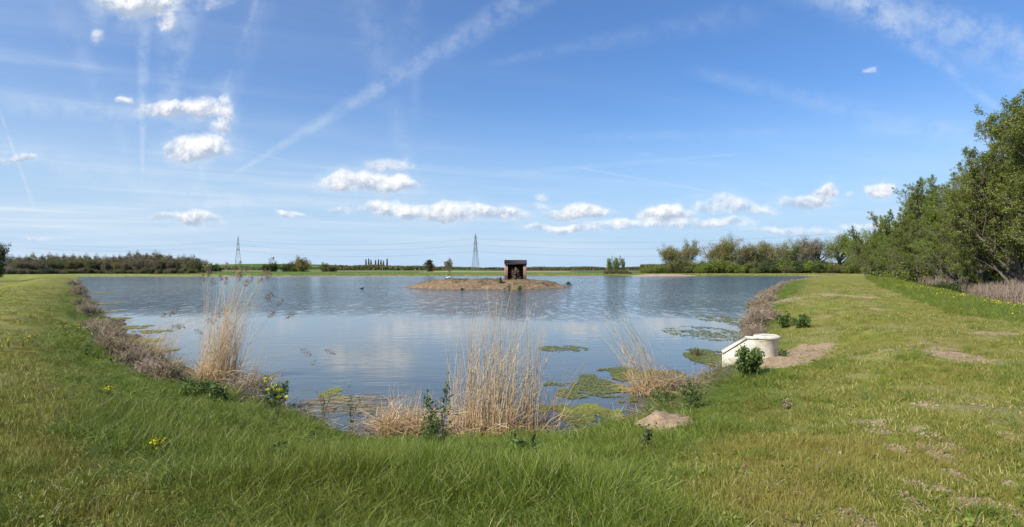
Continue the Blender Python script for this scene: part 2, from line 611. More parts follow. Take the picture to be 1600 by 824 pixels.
# ground
def ground_mat():
    m, n, p = new_mat('turf_and_soil')
    P = pos(n)
    x, y, z = sep(n, P)
    bare = attr(n, 'bare')
    lng = attr(n, 'lush')
    mud = attr(n, 'mud')
    n1 = noise(n, P, 0.35, 4, 0.6)
    n2 = noise(n, P, 2.3, 5, 0.65)
    n3 = noise(n, P, 11.0, 5, 0.7)
    n4 = noise(n, P, 55.0, 3, 0.7)
    mown = mixc(n, (n2 * 0.6 + n3 * 0.4).ss(0.35, 0.68), (0.095, 0.125, 0.016), (0.240, 0.235, 0.040))
    mown = mixc(n, (n1.ss(0.40, 0.62) * 0.65), mown, (0.225, 0.190, 0.065))
    mown = mixc(n, n4.ss(0.52, 0.72) * 0.45, mown, (0.33, 0.285, 0.12))
    lush = mixc(n, (n2 * 0.5 + n3 * 0.5).ss(0.3, 0.7), (0.045, 0.078, 0.010), (0.115, 0.155, 0.020))
    dk = noise(n, P, 0.9, 5, 0.7)
    mown = mixc(n, dk.ss(0.54, 0.68) * 0.5, mown, (0.060, 0.085, 0.016))
    thn = attr(n, 'thin')
    mown = mixc(n, ((thn + (n3 - 0.5) * 0.5).ss(0.52, 0.70) * n4.ss(0.35, 0.6) * 0.7), mown, (0.29, 0.245, 0.115))
    col = mixc(n, lng, mown, lush)
    # dry, thin spots all over the mown bank
    dry = n3.ss(0.56, 0.72) * n2.ss(0.50, 0.66) * (1.0 - lng) * 0.55 * y.ss(120.0, 30.0)
    soil = mixc(n, (n3 * 0.6 + n4 * 0.4).ss(0.35, 0.65), (0.23, 0.150, 0.085), (0.45, 0.335, 0.215))
    bm = ((bare + (n3 - 0.5) * 2.6 + (n2 - 0.5) * 2.0 + (n4 - 0.5) * 0.8) * (bare * 4.0).clamp()).ss(0.20, 0.62)
    col = mixc(n, bm.max(dry), col, soil)
    mudc = mixc(n, n3.ss(0.35, 0.65), (0.055, 0.042, 0.028), (0.16, 0.125, 0.08))
    col = mixc(n, mud, col, mudc)
    # far fields in long strips
    r = (x * x * 0.15 + y * y).sqrt() + (n1 - 0.5) * 10.0
    fz = noise(n, comb(n, x * 0.006, y * 0.012), 1.0, 3, 0.5)
    rough_g = mixc(n, noise(n, P, 0.5, 4, 0.7).ss(0.35, 0.65), (0.125, 0.165, 0.026), (0.27, 0.255, 0.07))
    field = mixc(n, fz.ss(0.4, 0.6), (0.050, 0.115, 0.022), (0.100, 0.165, 0.035))
    f = mixc(n, r.ss(262.0, 285.0), rough_g, field)
    tan_ = (r.ss(380.0, 388.0) * r.ss(470.0, 462.0) * comb_band(n, x, -60.0, 40.0)).clamp()
    f = mixc(n, tan_, f, (0.34, 0.27, 0.14))
    tan2 = (r.ss(470.0, 480.0) * r.ss(560.0, 550.0) * x.ss(-20.0, -60.0)).clamp()
    f = mixc(n, tan2, f, (0.24, 0.20, 0.115))
    br = (r.ss(520.0, 540.0) * x.ss(-60.0, 0.0)).clamp()
    f = mixc(n, br, f, (0.095, 0.068, 0.050))
    f = mixc(n, r.ss(900.0, 1000.0), f, (0.06, 0.10, 0.05))
    col = mixc(n, y.ss(120.0, 180.0), col, f)
    n.links.new(col.s, p.inputs['Base Color'])
    p.inputs['Roughness'].default_value = 0.95
    p.inputs['Specular IOR Level'].default_value = 0.1
    b = n.nodes.new('ShaderNodeBump')
    b.inputs['Strength'].default_value = 0.9
    b.inputs['Distance'].default_value = 0.05
    n.links.new((n3 * 0.6 + n4 * 0.4 + n2 * 0.5).s, b.inputs['Height'])
    n.links.new(b.outputs[0], p.inputs['Normal'])
    return m


def comb_band(n, x, a, b):
    return x.ss(a - 8, a) * x.ss(b + 8, b)


# ground sheet: rings round the viewer, out to the horizon
na_f, na_b = 520, 110
az = np.concatenate([np.linspace(-56, 56, na_f, endpoint=False), np.linspace(56, 304, na_b, endpoint=False)]) * np.pi / 180
rr = np.concatenate([[0.02], np.geomspace(0.6, 320, 330), np.geomspace(335, 6500, 60)])
NA, NR = len(az), len(rr)
gx = (rr[:, None] * np.sin(az)[None]).ravel()
gy = (rr[:, None] * np.cos(az)[None]).ravel()
gz = height(gx, gy)
gm = M()
ii, jj = np.meshgrid(np.arange(NR - 1), np.arange(NA), indexing='ij')
q = np.stack([ii * NA + jj, (ii + 1) * NA + jj, (ii + 1) * NA + (jj + 1) % NA, ii * NA + (jj + 1) % NA], -1).reshape(-1, 4)[:, ::-1]
gm.add(np.stack([gx, gy, gz], 1), q, 0.5)
ground = gm.build('ground', ground_mat(), smooth=True, kind='structure', label='grassy bank and fields around the pond')
sg = shore_s(gx, gy)
nearg = gy < 150
for nm, val in (('bare', bare_mask(gx, gy) * nearg), ('thin', fbm(gx * 1.3 + 9, gy * 1.3, 4) * nearg * (gy < 60)),
                ('lush', long_mask(gx, gy) * nearg),
                ('mud', (1 - sstep(0.25, 1.3, sg)) * nearg)):
    at = ground.data.attributes.new(nm, 'FLOAT', 'POINT')
    at.data.foreach_set('value', val.astype(np.float32))


# water
def water_mat():
    m, n, p = new_mat('pond_water')
    P = pos(n)
    x, y, z = sep(n, P)
    big = noise(n, comb(n, x * 0.05, y * 0.05), 1.0, 3, 0.6)
    edge = y + (big - 0.5) * 16.0 + x.abs().ss(18.0, 60.0) * -4.0
    # wind-ruffled water out in the middle, sheltered water by the near bank
    ruf = edge.ss(27.0, 42.0) * (1.0 - (x.ss(9.0, 26.0) * edge.ss(75.0, 45.0)) * 0.85) * (1.0 - x.ss(-22.0, -48.0) * 0.55)
    ruf = ruf * (0.45 + big.ss(0.3, 0.6) * 0.55)
    paw = noise(n, comb(n, x * 1.5, y * 0.42), 1.0, 3, 0.7)
    pw = paw.ss(0.40, 0.62)
    w1 = noise(n, comb(n, x * 1.0 + y * 0.35, y * 1.5), 1.5, 3, 0.6, 0.4)
    w2 = noise(n, comb(n, x * 0.7, y * 1.6), 5.0, 3, 0.6, 0.2)
    w3 = noise(n, comb(n, x * 0.30, y * 1.0), 2.4, 2, 0.5, 0.3)
    h = (w1 * 0.14 + w2 * 0.028) * ruf * (0.25 + pw * 1.3) + (w3 * 0.0055 + w2 * 0.0009) * (1.0 - ruf * 0.7)
    b = n.nodes.new('ShaderNodeBump')
    b.inputs['Strength'].default_value = 1.0
    b.inputs['Distance'].default_value = 1.0
    n.links.new(h.s, b.inputs['Height'])
    n.links.new(b.outputs[0], p.inputs['Normal'])
    mk = noise(n, P, 0.25, 4, 0.6)
    col = mixc(n, mk.ss(0.3, 0.7), (0.034, 0.050, 0.056), (0.046, 0.064, 0.066))
    col = mixc(n, ruf, mixc(n, mk.ss(0.3, 0.7), (0.060, 0.068, 0.058), (0.082, 0.088, 0.070)), col)
    n.links.new(col.s, p.inputs['Base Color'])
    p.inputs['Roughness'].default_value = 0.04
    n.links.new((ruf * pw * 0.12 + 0.03).s, p.inputs['Roughness'])
    p.inputs['IOR'].default_value = 1.333
    return m


wm = M()
cen = SH.mean(0)
n_ = len(SH)
dirn = SH - np.array([0, 60.])
ring = SH + unit(dirn) * 2.0
wm.add(np.vstack([np.c_[ring, np.zeros(n_)], [[0, 60, 0]]]), None, 0.5, [(i, (i + 1) % n_, n_) for i in range(n_)])
water = wm.build('water', water_mat(), kind='structure', label='blue-grey pond water')

# ------------------------------------------------------------------ plant and object materials
m_long = leaf_mat('grass_blades', (0.062, 0.112, 0.010), (0.215, 0.272, 0.030), (0.60, 0.54, 0.22), 0.30, 0.5, 0.6, (0.170, 0.198, 0.026), spec=0.35)
m_short = leaf_mat('mown_grass_blades', (0.115, 0.150, 0.016), (0.255, 0.250, 0.036), (0.58, 0.49, 0.22), 0.25, 0.6, 0.55, (0.265, 0.228, 0.052))
m_straw = leaf_mat('dry_reed_stems', (0.30, 0.18, 0.075), (0.54, 0.37, 0.185), (0.74, 0.58, 0.35), 0.12, 0.55)
m_straw_pink = leaf_mat('dull_reed_stems', (0.20, 0.145, 0.105), (0.37, 0.285, 0.21), (0.50, 0.40, 0.29), 0.12, 0.7)
m_plume = leaf_mat('reed_plumes', (0.19, 0.12, 0.075), (0.36, 0.25, 0.165), None, 0.2, 0.9)
m_scrub = leaf_mat('dead_stems', (0.14, 0.100, 0.060), (0.34, 0.255, 0.155), (0.50, 0.41, 0.27), 0.1, 0.8)
m_willow = leaf_mat('willow_leaves', (0.080, 0.104, 0.020), (0.185, 0.212, 0.042), (0.31, 0.33, 0.09), 0.38, 0.55)
m_oakleaf = leaf_mat('bronze_spring_leaves', (0.13, 0.115, 0.035), (0.24, 0.215, 0.065), (0.32, 0.30, 0.11), 0.35, 0.6)
m_oakgreen = leaf_mat('green_spring_leaves', (0.085, 0.115, 0.020), (0.175, 0.21, 0.04), (0.27, 0.29, 0.08), 0.35, 0.6)
m_budleaf = leaf_mat('leaf_buds', (0.13, 0.105, 0.075), (0.21, 0.17, 0.115), (0.25, 0.23, 0.12), 0.25, 0.8)
m_bright = leaf_mat('fresh_leaves', (0.10, 0.15, 0.018), (0.185, 0.25, 0.035), (0.28, 0.33, 0.08), 0.38, 0.55)
m_scrubleaf = leaf_mat('scrub_leaves', (0.085, 0.092, 0.030), (0.155, 0.155, 0.055), (0.21, 0.20, 0.08), 0.3, 0.7)
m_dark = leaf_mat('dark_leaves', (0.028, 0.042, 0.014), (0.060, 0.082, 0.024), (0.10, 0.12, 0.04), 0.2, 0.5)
m_blossom = leaf_mat('blossom', (0.17, 0.15, 0.12), (0.46, 0.43, 0.38), None, 0.3, 0.8)
m_herb = leaf_mat('herb_leaves', (0.038, 0.072, 0.014), (0.090, 0.140, 0.028), (0.17, 0.23, 0.06), 0.28, 0.62, spec=0.2)
m_petal = leaf_mat('yellow_petals', (0.72, 0.60, 0.01), (0.85, 0.75, 0.03), None, 0.3, 0.6)
m_algae = leaf_mat('algae', (0.075, 0.085, 0.018), (0.20, 0.21, 0.030), (0.34, 0.31, 0.045), 0.1, 0.5)
m_bark = plain_mat('bark', (0.055, 0.045, 0.035), (0.16, 0.135, 0.105), 2.5, 0.9, 0.5)
m_barklight = plain_mat('pale_bark', (0.10, 0.088, 0.070), (0.25, 0.225, 0.18), 2.5, 0.9, 0.5)
m_stalk = plain_mat('stalks', (0.045, 0.040, 0.028), (0.10, 0.11, 0.05), 9, 0.8, 0)


# ------------------------------------------------------------------ trees
def branches(starts, dirs, lens, rads, k=6, wig=0.12, up=0.15, tip=0.25):
    n = len(starts)
    P = np.zeros((n, k, 3))
    P[:, 0] = starts
    d = unit(dirs.copy())
    for i in range(1, k):
        d = unit(d + rng.normal(size=(n, 3)) * wig + np.array([0, 0, up / k]) * 1.0)
        P[:, i] = P[:, i - 1] + d * (lens / (k - 1))[:, None]
    t = np.linspace(0, 1, k)
    return P, rads[:, None] * (1 - t * (1 - tip))[None]


def sprout(P, Rr, lens, n, t0, t1, ang, lf, rf, bias=None):
    """n children along each path"""
    N, k, _ = P.shape
    pi = np.repeat(np.arange(N), n)
    t = t0 + (t1 - t0) * ((np.tile(np.arange(n), N) + rng.random(N * n)) / n)
    x = t * (k - 1)
    i = np.minimum(x.astype(int), k - 2)
    f = (x - i)[:, None]
    p = P[pi, i] * (1 - f) + P[pi, i + 1] * f
    tg = unit(P[pi, i + 1] - P[pi, i])
    a = unit(np.cross(tg, rand_unit(len(pi))))
    an = R(ang) * (0.7 + 0.6 * rng.random(len(pi)))[:, None]
    d = tg * np.cos(an) + a * np.sin(an)
    L = lens[pi] * lf * (0.65 + 0.6 * rng.random(len(pi))) * (1.15 - 0.6 * (t - t0) / max(t1 - t0, 1e-6))
    rad = Rr[pi, i] * rf
    return p, d, L, rad


def make_tree(name, H, leafmat, barkmat, kind='oak', nleaf=4000, ls=0.3, seed=1, shade=0.0):
    """an Empty with a trunk part (trunk and limbs) and a crown part (leaves on the twigs)"""
    global rng
    old = rng
    rng = np.random.default_rng(seed)
    root = empty(name)
    tm, cm = M(), M()
    A = np.array
    if kind == 'oak':
        P0, R0 = branches(A([[0, 0, -.1]]), A([[.04, 0, 1.]]), A([H * .42]), A([H * .030]), 7, .05, .1, .7)
        L0 = A([H * .42])
        p, d, L, r = sprout(P0, R0, L0, 13, .30, 1., 52, 1.06, .56)
        d[:, 2] = np.abs(d[:, 2]) + .12
        P1, R1 = branches(p, d, L, r, 7, .16, .5)
        p, d, L2, r = sprout(P1, R1, L, 7, .25, 1., 45, .48, .55)
        P2, R2 = branches(p, d, L2, r, 5, .2, .4)
        p, d, L3, r = sprout(P2, R2, L2, 5, .25, 1., 45, .5, .6)
        P3, R3 = branches(p, d, L3, r, 4, .22, .3)
        tip, spread, ntw = P3, .50, 5
    elif kind == 'poplar':
        P0, R0 = branches(A([[0, 0, -.1]]), A([[0, 0, 1.]]), A([H * .95]), A([H * .02]), 8, .02, .1, .15)
        L0 = A([H * .30])
        p, d, L, r = sprout(P0, R0, L0, 40, .12, 1., 22, .8, .5)
        P1, R1 = branches(p, d, L, r, 5, .08, .8)
        p, d, L2, r = sprout(P1, R1, L, 6, .15, 1., 30, .45, .5)
        P2, R2 = branches(p, d, L2, r, 4, .1, .5)
        p, d, L3, r = sprout(P2, R2, L2, 3, .2, 1., 35, .5, .6)
        P3, R3 = branches(p, d, L3, r, 3, .1, .3)
        tip, spread = P3, .15
    elif kind == 'willow':
        n0 = 3
        dr = A([[.03, .02, 1.], [-.09, .06, 1.], [.08, -.07, 1.]])
        L0 = H * A([.80, .66, .62])
        P0, R0 = branches(np.zeros((n0, 3)) + A([[0, 0, -.2], [-.2, .1, -.2], [.2, 0, -.2]]), dr, L0, A([H * .015, H * .011, H * .010]), 9, .055, .15, .2)
        p, d, L, r = sprout(P0, R0, L0, 20, .08, 1., 42, .36, .5)
        P1, R1 = branches(p, d, L, r, 7, .13, .9)
        p, d, L2, r = sprout(P1, R1, L, 8, .15, 1., 38, .42, .55)
        P2, R2 = branches(p, d, L2, r, 5, .16, .5)
        p, d, L3, r = sprout(P2, R2, L2, 5, .1, 1., 38, .5, .6)
        P3, R3 = branches(p, d, L3, r, 4, .16, .0)
        tip, spread = P3, .13
    elif kind == 'scrub':      # many thin stems from the ground
        n0 = 9
        dr = rng.normal(size=(n0, 3)) * .38
        dr[:, 2] = 1
        L0 = H * (.62 + .35 * rng.random(n0))
        st = rng.normal(size=(n0, 3)) * .25
        st[:, 2] = -.1
        P0, R0 = branches(st, dr, L0, np.full(n0, H * .010), 7, .09, .2, .2)
        p, d, L, r = sprout(P0, R0, L0, 9, .12, 1., 34, .42, .6)
        P1, R1 = branches(p, d, L, r, 5, .14, .6)
        p, d, L2, r = sprout(P1, R1, L, 6, .2, 1., 36, .5, .6)
        P2, R2 = branches(p, d, L2, r, 4, .16, .4)
        p, d, L3, r = sprout(P2, R2, L2, 3, .2, 1., 38, .5, .7)
        P3, R3 = branches(p, d, L3, r, 3, .16, .2)
        tip, spread = P3, .22
    else:                      # bush: low rounded, leaves to the ground
        n0 = 14
        dr = rng.normal(size=(n0, 3)) * .75
        dr[:, 2] = .9
        L0 = H * (.60 + .4 * rng.random(n0))
        st = rng.normal(size=(n0, 3)) * H * .10
        st[:, 2] = -.1
        P0, R0 = branches(st, dr, L0, np.full(n0, H * .012), 6, .1, .1, .2)
        p, d, L, r = sprout(P0, R0, L0, 8, .1, 1., 45, .42, .6)
        P1, R1 = branches(p, d, L, r, 5, .16, .3)
        p, d, L2, r = sprout(P1, R1, L, 5, .2, 1., 45, .5, .6)
        P2, R2 = branches(p, d, L2, r, 4, .18, .2)
        P3, R3, tip, spread = P2[:0], R2[:0], P2, .3
    rmin = ls * 0.035
    for P_, R_, sd_ in ((P0, R0, 8), (P1, R1, 5), (P2, R2, 3)):
        if len(P_):
            tubes(tm, P_, np.maximum(R_, rmin), sd_, rng.random(len(P_)))
    if len(P3):
        tubes(tm, P3[::2], np.maximum(R3[::2], rmin * .8), 3, rng.random(len(P3[::2])))
    # leaves on the twigs, whole sprays lighter or darker together
    N = len(tip)
    b = rng.integers(0, N, nleaf)
    sprayt = rng.random(N)
    t = rng.random(nleaf) ** .6 * (tip.shape[1] - 1)
    i = np.minimum(t.astype(int), tip.shape[1] - 2)
    f = (t - i)[:, None]
    pp = tip[b, i] * (1 - f) + tip[b, i + 1] * f + rng.normal(size=(nleaf, 3)) * spread * (ls / .3) ** .5
    pp[:, 2] = np.maximum(pp[:, 2], .05)
    leaves(cm, pp, ls, np.clip(.55 * sprayt[b] + .45 * rng.random(nleaf), 0, 1), .5 if kind != 'willow' else .42, .3)
    tm.build('trunk', barkmat, root, True)
    cm.build('crown', leafmat, root)
    rng = old
    return root


def top_of(root):
    me = [c for c in root.children if c.name.startswith('crown')][0].data
    a = np.empty(len(me.vertices) * 3, np.float32)
    me.vertices.foreach_get('co', a)
    return float(np.percentile(a[2::3], 99.7))


def put(root, x, y, rz, sc, label, cat, group=None, first=[set()], sz=None, mats=None, z=None):
    """the first call moves the tree itself, later ones copy it"""
    key = root.name
    o = root if key not in first[0] else copy_tree(root)
    first[0].add(key)
    o.location = (x, y, (hgt(x, y) if z is None else z) - .05)
    o.rotation_euler = (0, 0, rz)
    o.scale = (sc, sc, sc * (sz or 1))
    o['label'] = label
    o['category'] = cat
    if group:
        o['group'] = group
    if mats:                       # a copy with leaves of another colour
        for ch in o.children:
            if ch.name.startswith('crown'):
                ch.data = recolour(ch.data, mats)
    return o


_rc = {}


def recolour(me, mat):
    k = (me.name, mat.name)
    if k not in _rc:
        c = me.copy()
        c.materials[0] = mat
        _rc[k] = c
    return _rc[k]


def at(px, base_py, z):
    return G(px, base_py, z)


# the row of willows and alders along the ditch on the right
wil = [make_tree('willow_tree', 17, m_willow, m_bark, 'willow', 80000, .115, 11 + i) for i in range(4)]
GW = 'trees in the row along the reedy ditch'
ROW = [  # photo x of the trunk, distance, height in photo px above the horizon, label
    (1636, 40, 385, 'tall feathery willow cut by the edge of the picture, highest tree of the row'),
    (1590, 46, 312, 'tall open willow whose branches show sky, second highest beside the reedy ditch'),
    (1528, 50, 192, 'green willow with a bare straight trunk standing in the reed bed'),
    (1660, 55, 300, 'dark willow behind the tallest tree at the end of the row'),
    (1566, 60, 240, 'bushy willow filling the gap behind the tall open one'),
    (1498, 56, 160, 'rounded willow with a forked brown trunk behind the dead reeds'),
    (1545, 72, 190, 'willow standing behind the straight bare trunk in the reed bed'),
    (1468, 66, 147, 'dense willow with two pale stems at the back of the reeds'),
    (1500, 84, 165, 'shaded willow in the second rank behind the forked trunk'),
    (1440, 76, 136, 'leafy willow above the brown stump clump at the ditch end'),
    (1462, 98, 140, 'willow whose top fills the skyline between its larger neighbours'),
    (1416, 90, 108, 'olive willow sloping down with the row past the ditch end'),
    (1432, 118, 112, 'slender willow in the back rank where the row dips'),
    (1396, 106, 90, 'pale stemmed willow just beyond the end of the dead reeds'),
    (1404, 140, 90, 'willow in the middle of the shrinking row, partly hidden'),
    (1378, 128, 76, 'light green willow beside the pale tuft near the bank crest'),
    (1384, 165, 78, 'distant willow overlapping the end of the pond wood'),
    (1360, 150, 64, 'low broad willow above the far crest of the bank'),
    (1352, 185, 66, 'farthest willow of the row where it meets the wood')]
for i, (px, Y, hpx, lab) in enumerate(ROW):
    X = (px - 800) / F * Y
    z = hgt(X, Y)
    top = ZC + hpx * Y / F
    sc = (top - z) / top_of(wil[i % 4])
    put(wil[i % 4], X, Y, rng.random() * 6, sc, lab, 'willow tree', GW, mats=(m_oakgreen if i % 5 == 4 else (m_bright if i in (7, 13, 15) else None)))

bushes = [make_tree('bush', 3.0, m_scrubleaf, m_bark, 'bush', 7000, .22, 40 + i) for i in range(3)]
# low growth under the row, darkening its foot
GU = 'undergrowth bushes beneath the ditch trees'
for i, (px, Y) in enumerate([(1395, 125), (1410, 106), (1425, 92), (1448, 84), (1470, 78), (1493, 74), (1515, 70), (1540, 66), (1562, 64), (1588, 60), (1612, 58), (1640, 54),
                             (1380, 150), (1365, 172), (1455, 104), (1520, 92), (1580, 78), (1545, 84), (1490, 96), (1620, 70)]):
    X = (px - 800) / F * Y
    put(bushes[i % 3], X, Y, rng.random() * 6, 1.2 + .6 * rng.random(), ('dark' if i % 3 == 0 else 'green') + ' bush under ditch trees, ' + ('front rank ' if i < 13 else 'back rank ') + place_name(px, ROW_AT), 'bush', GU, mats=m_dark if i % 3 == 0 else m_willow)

# the wood across the pond
oaks = [make_tree('oak_tree', 15, m_oakleaf, m_barklight, 'oak', 9500, .27, 60 + i) for i in range(4)]
GO = 'tall trees of the wood across the pond'
WOOD = [  # photo x, top y, width px, kind material, sparse label
    (1049, 378, 34, m_oakleaf, 0, 'bronze leafed oak at the open end of the pond wood'),
    (1078, 370, 42, m_oakleaf, 1, 'tall rounded oak, tallest near the open end of the pond wood'),
    (1116, 376, 30, m_oakleaf, 2, 'thin oak beside the sky gap in the pond wood'),
    (1133, 369, 46, m_oakleaf, 3, 'spreading oak with a forked trunk right of the sky gap'),
    (1160, 371, 36, m_oakleaf, 0, 'greyish half bare oak in the middle of the pond wood'),
    (1183, 384, 40, m_oakgreen, 1, 'green leafed oak lower than the grey one beside it'),
    (1208, 371, 42, m_oakleaf, 2, 'domed olive brown oak in the centre of the pond wood'),
    (1232, 376, 32, m_oakgreen, 3, 'leafy oak tucked against the domed olive brown one'),
    (1255, 367, 36, m_budleaf, 1, 'bare purplish tree with fine twigs in the pond wood'),
    (1278, 365, 30, m_budleaf, 0, 'bare forked tree next to the purplish one in the wood'),
    (1309, 357, 44, m_oakgreen, 2, 'tallest oak of the pond wood with limbs against the sky'),
    (1348, 361, 44, m_bright, 3, 'fresh green tree where the pond wood meets the willow row'),
    (1376, 358, 44, m_oakgreen, 1, 'large green tree behind the first willows of the row')]
_oc = 0
for (px, ty, wpx, mt, k, lab) in WOOD:
    Y = 288 + 14 * rng.random() - (40 if px > 1340 else 0)
    X = (px - 800) / F * Y
    z = hgt(X, Y)
    H = (HZ - ty) / F * Y + ZC - z
    sc = H * 1.24 / 15
    o = put(oaks[k], X, Y, rng.random() * 6, sc, lab, 'oak tree' if mt is not m_bright else 'tree', GO, mats=mt)
# second rank, seen between the crowns
for i, (px, ty) in enumerate([(1065, 392), (1098, 398), (1145, 388), (1172, 392), (1196, 386), (1222, 388), (1244, 390), (1268, 392), (1290, 394), (1325, 392), (1338, 384), (1362, 380)]):
    Y = 308 + 15 * rng.random() - (40 if px > 1330 else 0)
    X = (px - 800) / F * Y
    H = (HZ - ty) / F * Y + ZC - hgt(X, Y)
    put(oaks[i % 4], X, Y, rng.random() * 6, H / 15.3, 'back rank tree of the pond wood, ' + place_name(px, WOOD_AT), 'tree', 'second rank of the pond wood', mats=[m_oakgreen, m_scrubleaf, m_oakleaf][i % 3])
GB = 'bushes along the foot of the pond wood'
bl = ['bright green bush edging the pond wood, ', 'dark bush edging the pond wood, ', 'olive bush edging the pond wood, ']
i = 0
for px in np.arange(1006, 1400, 7.5):
    Y = 276 + 12 * rng.random() - max(0, (px - 1330)) * .6
    X = (px - 800) / F * Y
    hp = 9 + 15 * rng.random() ** 1.5 if px > 1040 else 7 + (px - 1000) * .22
    H = hp / F * Y
    k = [m_bright, m_dark, m_scrubleaf, m_oakgreen, m_oakgreen, m_scrubleaf][int(rng.integers(0, 6))]
    lab = bl[0] if k in (m_bright,) else (bl[1] if k is m_dark else bl[2])
    put(bushes[i % 3], X, Y, rng.random() * 6, H / 2.7, lab + place_name(px, WOOD_AT), 'bush', GB, mats=k)
    i += 1

scr = [make_tree('thicket_tree', 7, m_budleaf, m_barklight, 'scrub', 5200, .26, 90 + i) for i in range(4)]
# pair of pale young poplars left of the wood
yp = make_tree('young_poplar_tree', 8, m_bright, m_barklight, 'poplar', 3200, .34, 81)
for (px, ty, lab, sx) in [(952, 402, 'light green young poplar, leftmost of the pair beyond the water', 1.5), (962, 401, 'full young poplar in the middle of the small group beyond the water', 1.7),
                          (975, 402, 'narrow young poplar standing a little apart beyond the water', 1.2)]:
    Y = 255
    X = (px - 800) / F * Y
    H = (HZ - ty) / F * Y + ZC - hgt(X, Y)
    o = put(scr[2], X, Y, rng.random() * 6, H / 7.0, lab, 'poplar tree', 'young poplars left of the pond wood', mats=m_bright)
    o.scale = (H / 7.0 * sx * .36, H / 7.0 * sx * .36, H / 7.0)
for (px, hp) in [(948, 6), (957, 8), (968, 7), (978, 6), (985, 4)]:
    X = (px - 800) / F * 250
    put(bushes[0], X, 250, rng.random() * 6, hp / F * 250 / 2.7, 'low bush at the foot of the young poplars beyond the water', 'bush', 'bushes under the young poplars', mats=m_scrubleaf)

# the brown wood on the left
GL = 'thicket trees of the brown wood beyond the left bank'
labs = {m_budleaf: 'leafless brown tree in the thicket beyond the left bank', m_scrubleaf: 'olive green tree in the brown thicket beyond the left bank',
        m_bright: 'fresh green tree low in the brown thicket beyond the left bank', m_blossom: 'whitish blossoming thorn tree at the thicket edge behind the left meadow'}
i = 0
for px in list(np.arange(16, 308, 6.2)):
    for rk in (0, 1):
        Y = 278 + rk * 18 + 8 * rng.random() - max(0, 120 - px) * .35
        X = (px + rng.normal() * 2 - 800) / F * Y
        hp = 16 + 5 * rng.random() + (3 if rk else -2)
        if 200 < px < 260:
            hp += 3
        H = hp / F * Y + 1.6
        mt = [m_budleaf, m_budleaf, m_scrubleaf, m_budleaf, m_scrubleaf, m_budleaf, m_oakleaf][int(rng.integers(0, 7))]
        if rk == 0 and px < 80 and rng.random() < .45:
            mt = m_blossom
            H *= .62
        if rk == 0 and rng.random() < .10 and px > 80:
            mt = m_bright
            H *= .7
        lab = labs.get(mt, 'bronze tinted tree in the brown thicket beyond the left bank')
        put(scr[i % 4], X, Y, rng.random() * 6, H / 7.2, lab.replace(' beyond the left bank', '').replace(' behind the left meadow', '') + (', back rank ' if rk else ', front rank ') + place_name(px, LEFT_AT), 'tree', GL, mats=mt)
        i += 1
for px in np.arange(0, 312, 6.5):
    Y = 270 + 6 * rng.random() - max(0, 120 - px) * .35
    X = (px - 800) / F * Y
    put(bushes[i % 3], X, Y, rng.random() * 6, (5 + 4 * rng.random()) / F * Y / 2.7, ('low dark', 'low olive', 'low brown')[i % 3] + ' bush at the foot of the thicket, ' + place_name(px, LEFT_AT), 'bush', 'bushes at the foot of the brown thicket', mats=m_dark if i % 3 == 0 else (m_scrubleaf if i % 3 == 1 else m_budleaf))
    i += 1
# single trees that stand out
X, Y = (300 - 800) / F * 275, 275.
put(scr[0], X, Y, 1, ((HZ - 401) / F * Y + 1.8) / 7.2, 'round crowned tree ending the brown thicket beyond the left bank', 'tree', GL, mats=m_scrubleaf)
evg = make_tree('evergreen_tree', 9, m_dark, m_bark, 'bush', 26000, .30, 99)
X, Y = (-26 - 800) / F * 105, 105.
put(evg, X, Y, 0, 1.0, 'dark evergreen tree at the very edge of the left meadow', 'tree', sz=1.0)
evg.scale = (.62, .62, (46 / F * Y + 2.3) / 8.6)
# two small conifers over the thicket
con = make_tree('conifer_tree', 9, m_dark, m_bark, 'poplar', 1600, .5, 101)
for (px, ty, lab) in [(91, 400, 'dark pointed conifer rising above the left thicket'), (82, 405, 'smaller dark conifer just left of the pointed one above the thicket')]:
    Y = 320.
    put(con, (px - 800) / F * Y, Y, 0, ((HZ - ty) / F * Y + .8) / 8.8, lab, 'conifer tree', 'conifers above the left thicket')

# far trees on the plain
GF = 'far trees on the plain beyond the pond'
FAR = [  # x, top y, base y, width px, template, material, label
    (427, 410, 417, 14, 'b', m_dark, 'dark flat topped tree on the low hill behind the pond'),
    (414, 413, 417, 8, 'b', m_dark, 'small dark tree beside the flat topped one on the low hill'),
    (450, 411, 418, 14, 'b', m_dark, 'dark thorn tree left of the pale willow on the plain'),
    (459, 411, 421, 16, 'b', m_scrubleaf, 'grey green bushy willow leaning on the tall pale one'),
    (470, 402, 421, 20, 'b', m_oakleaf, 'tall pale willow, biggest single tree on the plain'),
    (508, 411, 420, 14, 'b', m_scrubleaf, 'olive willow bush on the plain, left of its twin'),
    (520, 414, 420, 14, 'b', m_scrubleaf, 'olive willow bush on the plain, right of its twin'),
    (668, 408, 419, 12, 'p', m_scrubleaf, 'brown green tree left of the bare round one on the plain'),
    (674, 412, 419, 10, 'b', m_scrubleaf, 'bush hugging the brown green tree on the plain'),
    (702, 406, 419, 15, 's', m_budleaf, 'bare round tree on the horizon behind the island'),
    (322, 409, 416, 22, 's', m_budleaf, 'bare hedge tree right of the brown thicket'),
    (335, 413, 420, 16, 'b', m_dark, 'dark hedge bush right of the brown thicket')]
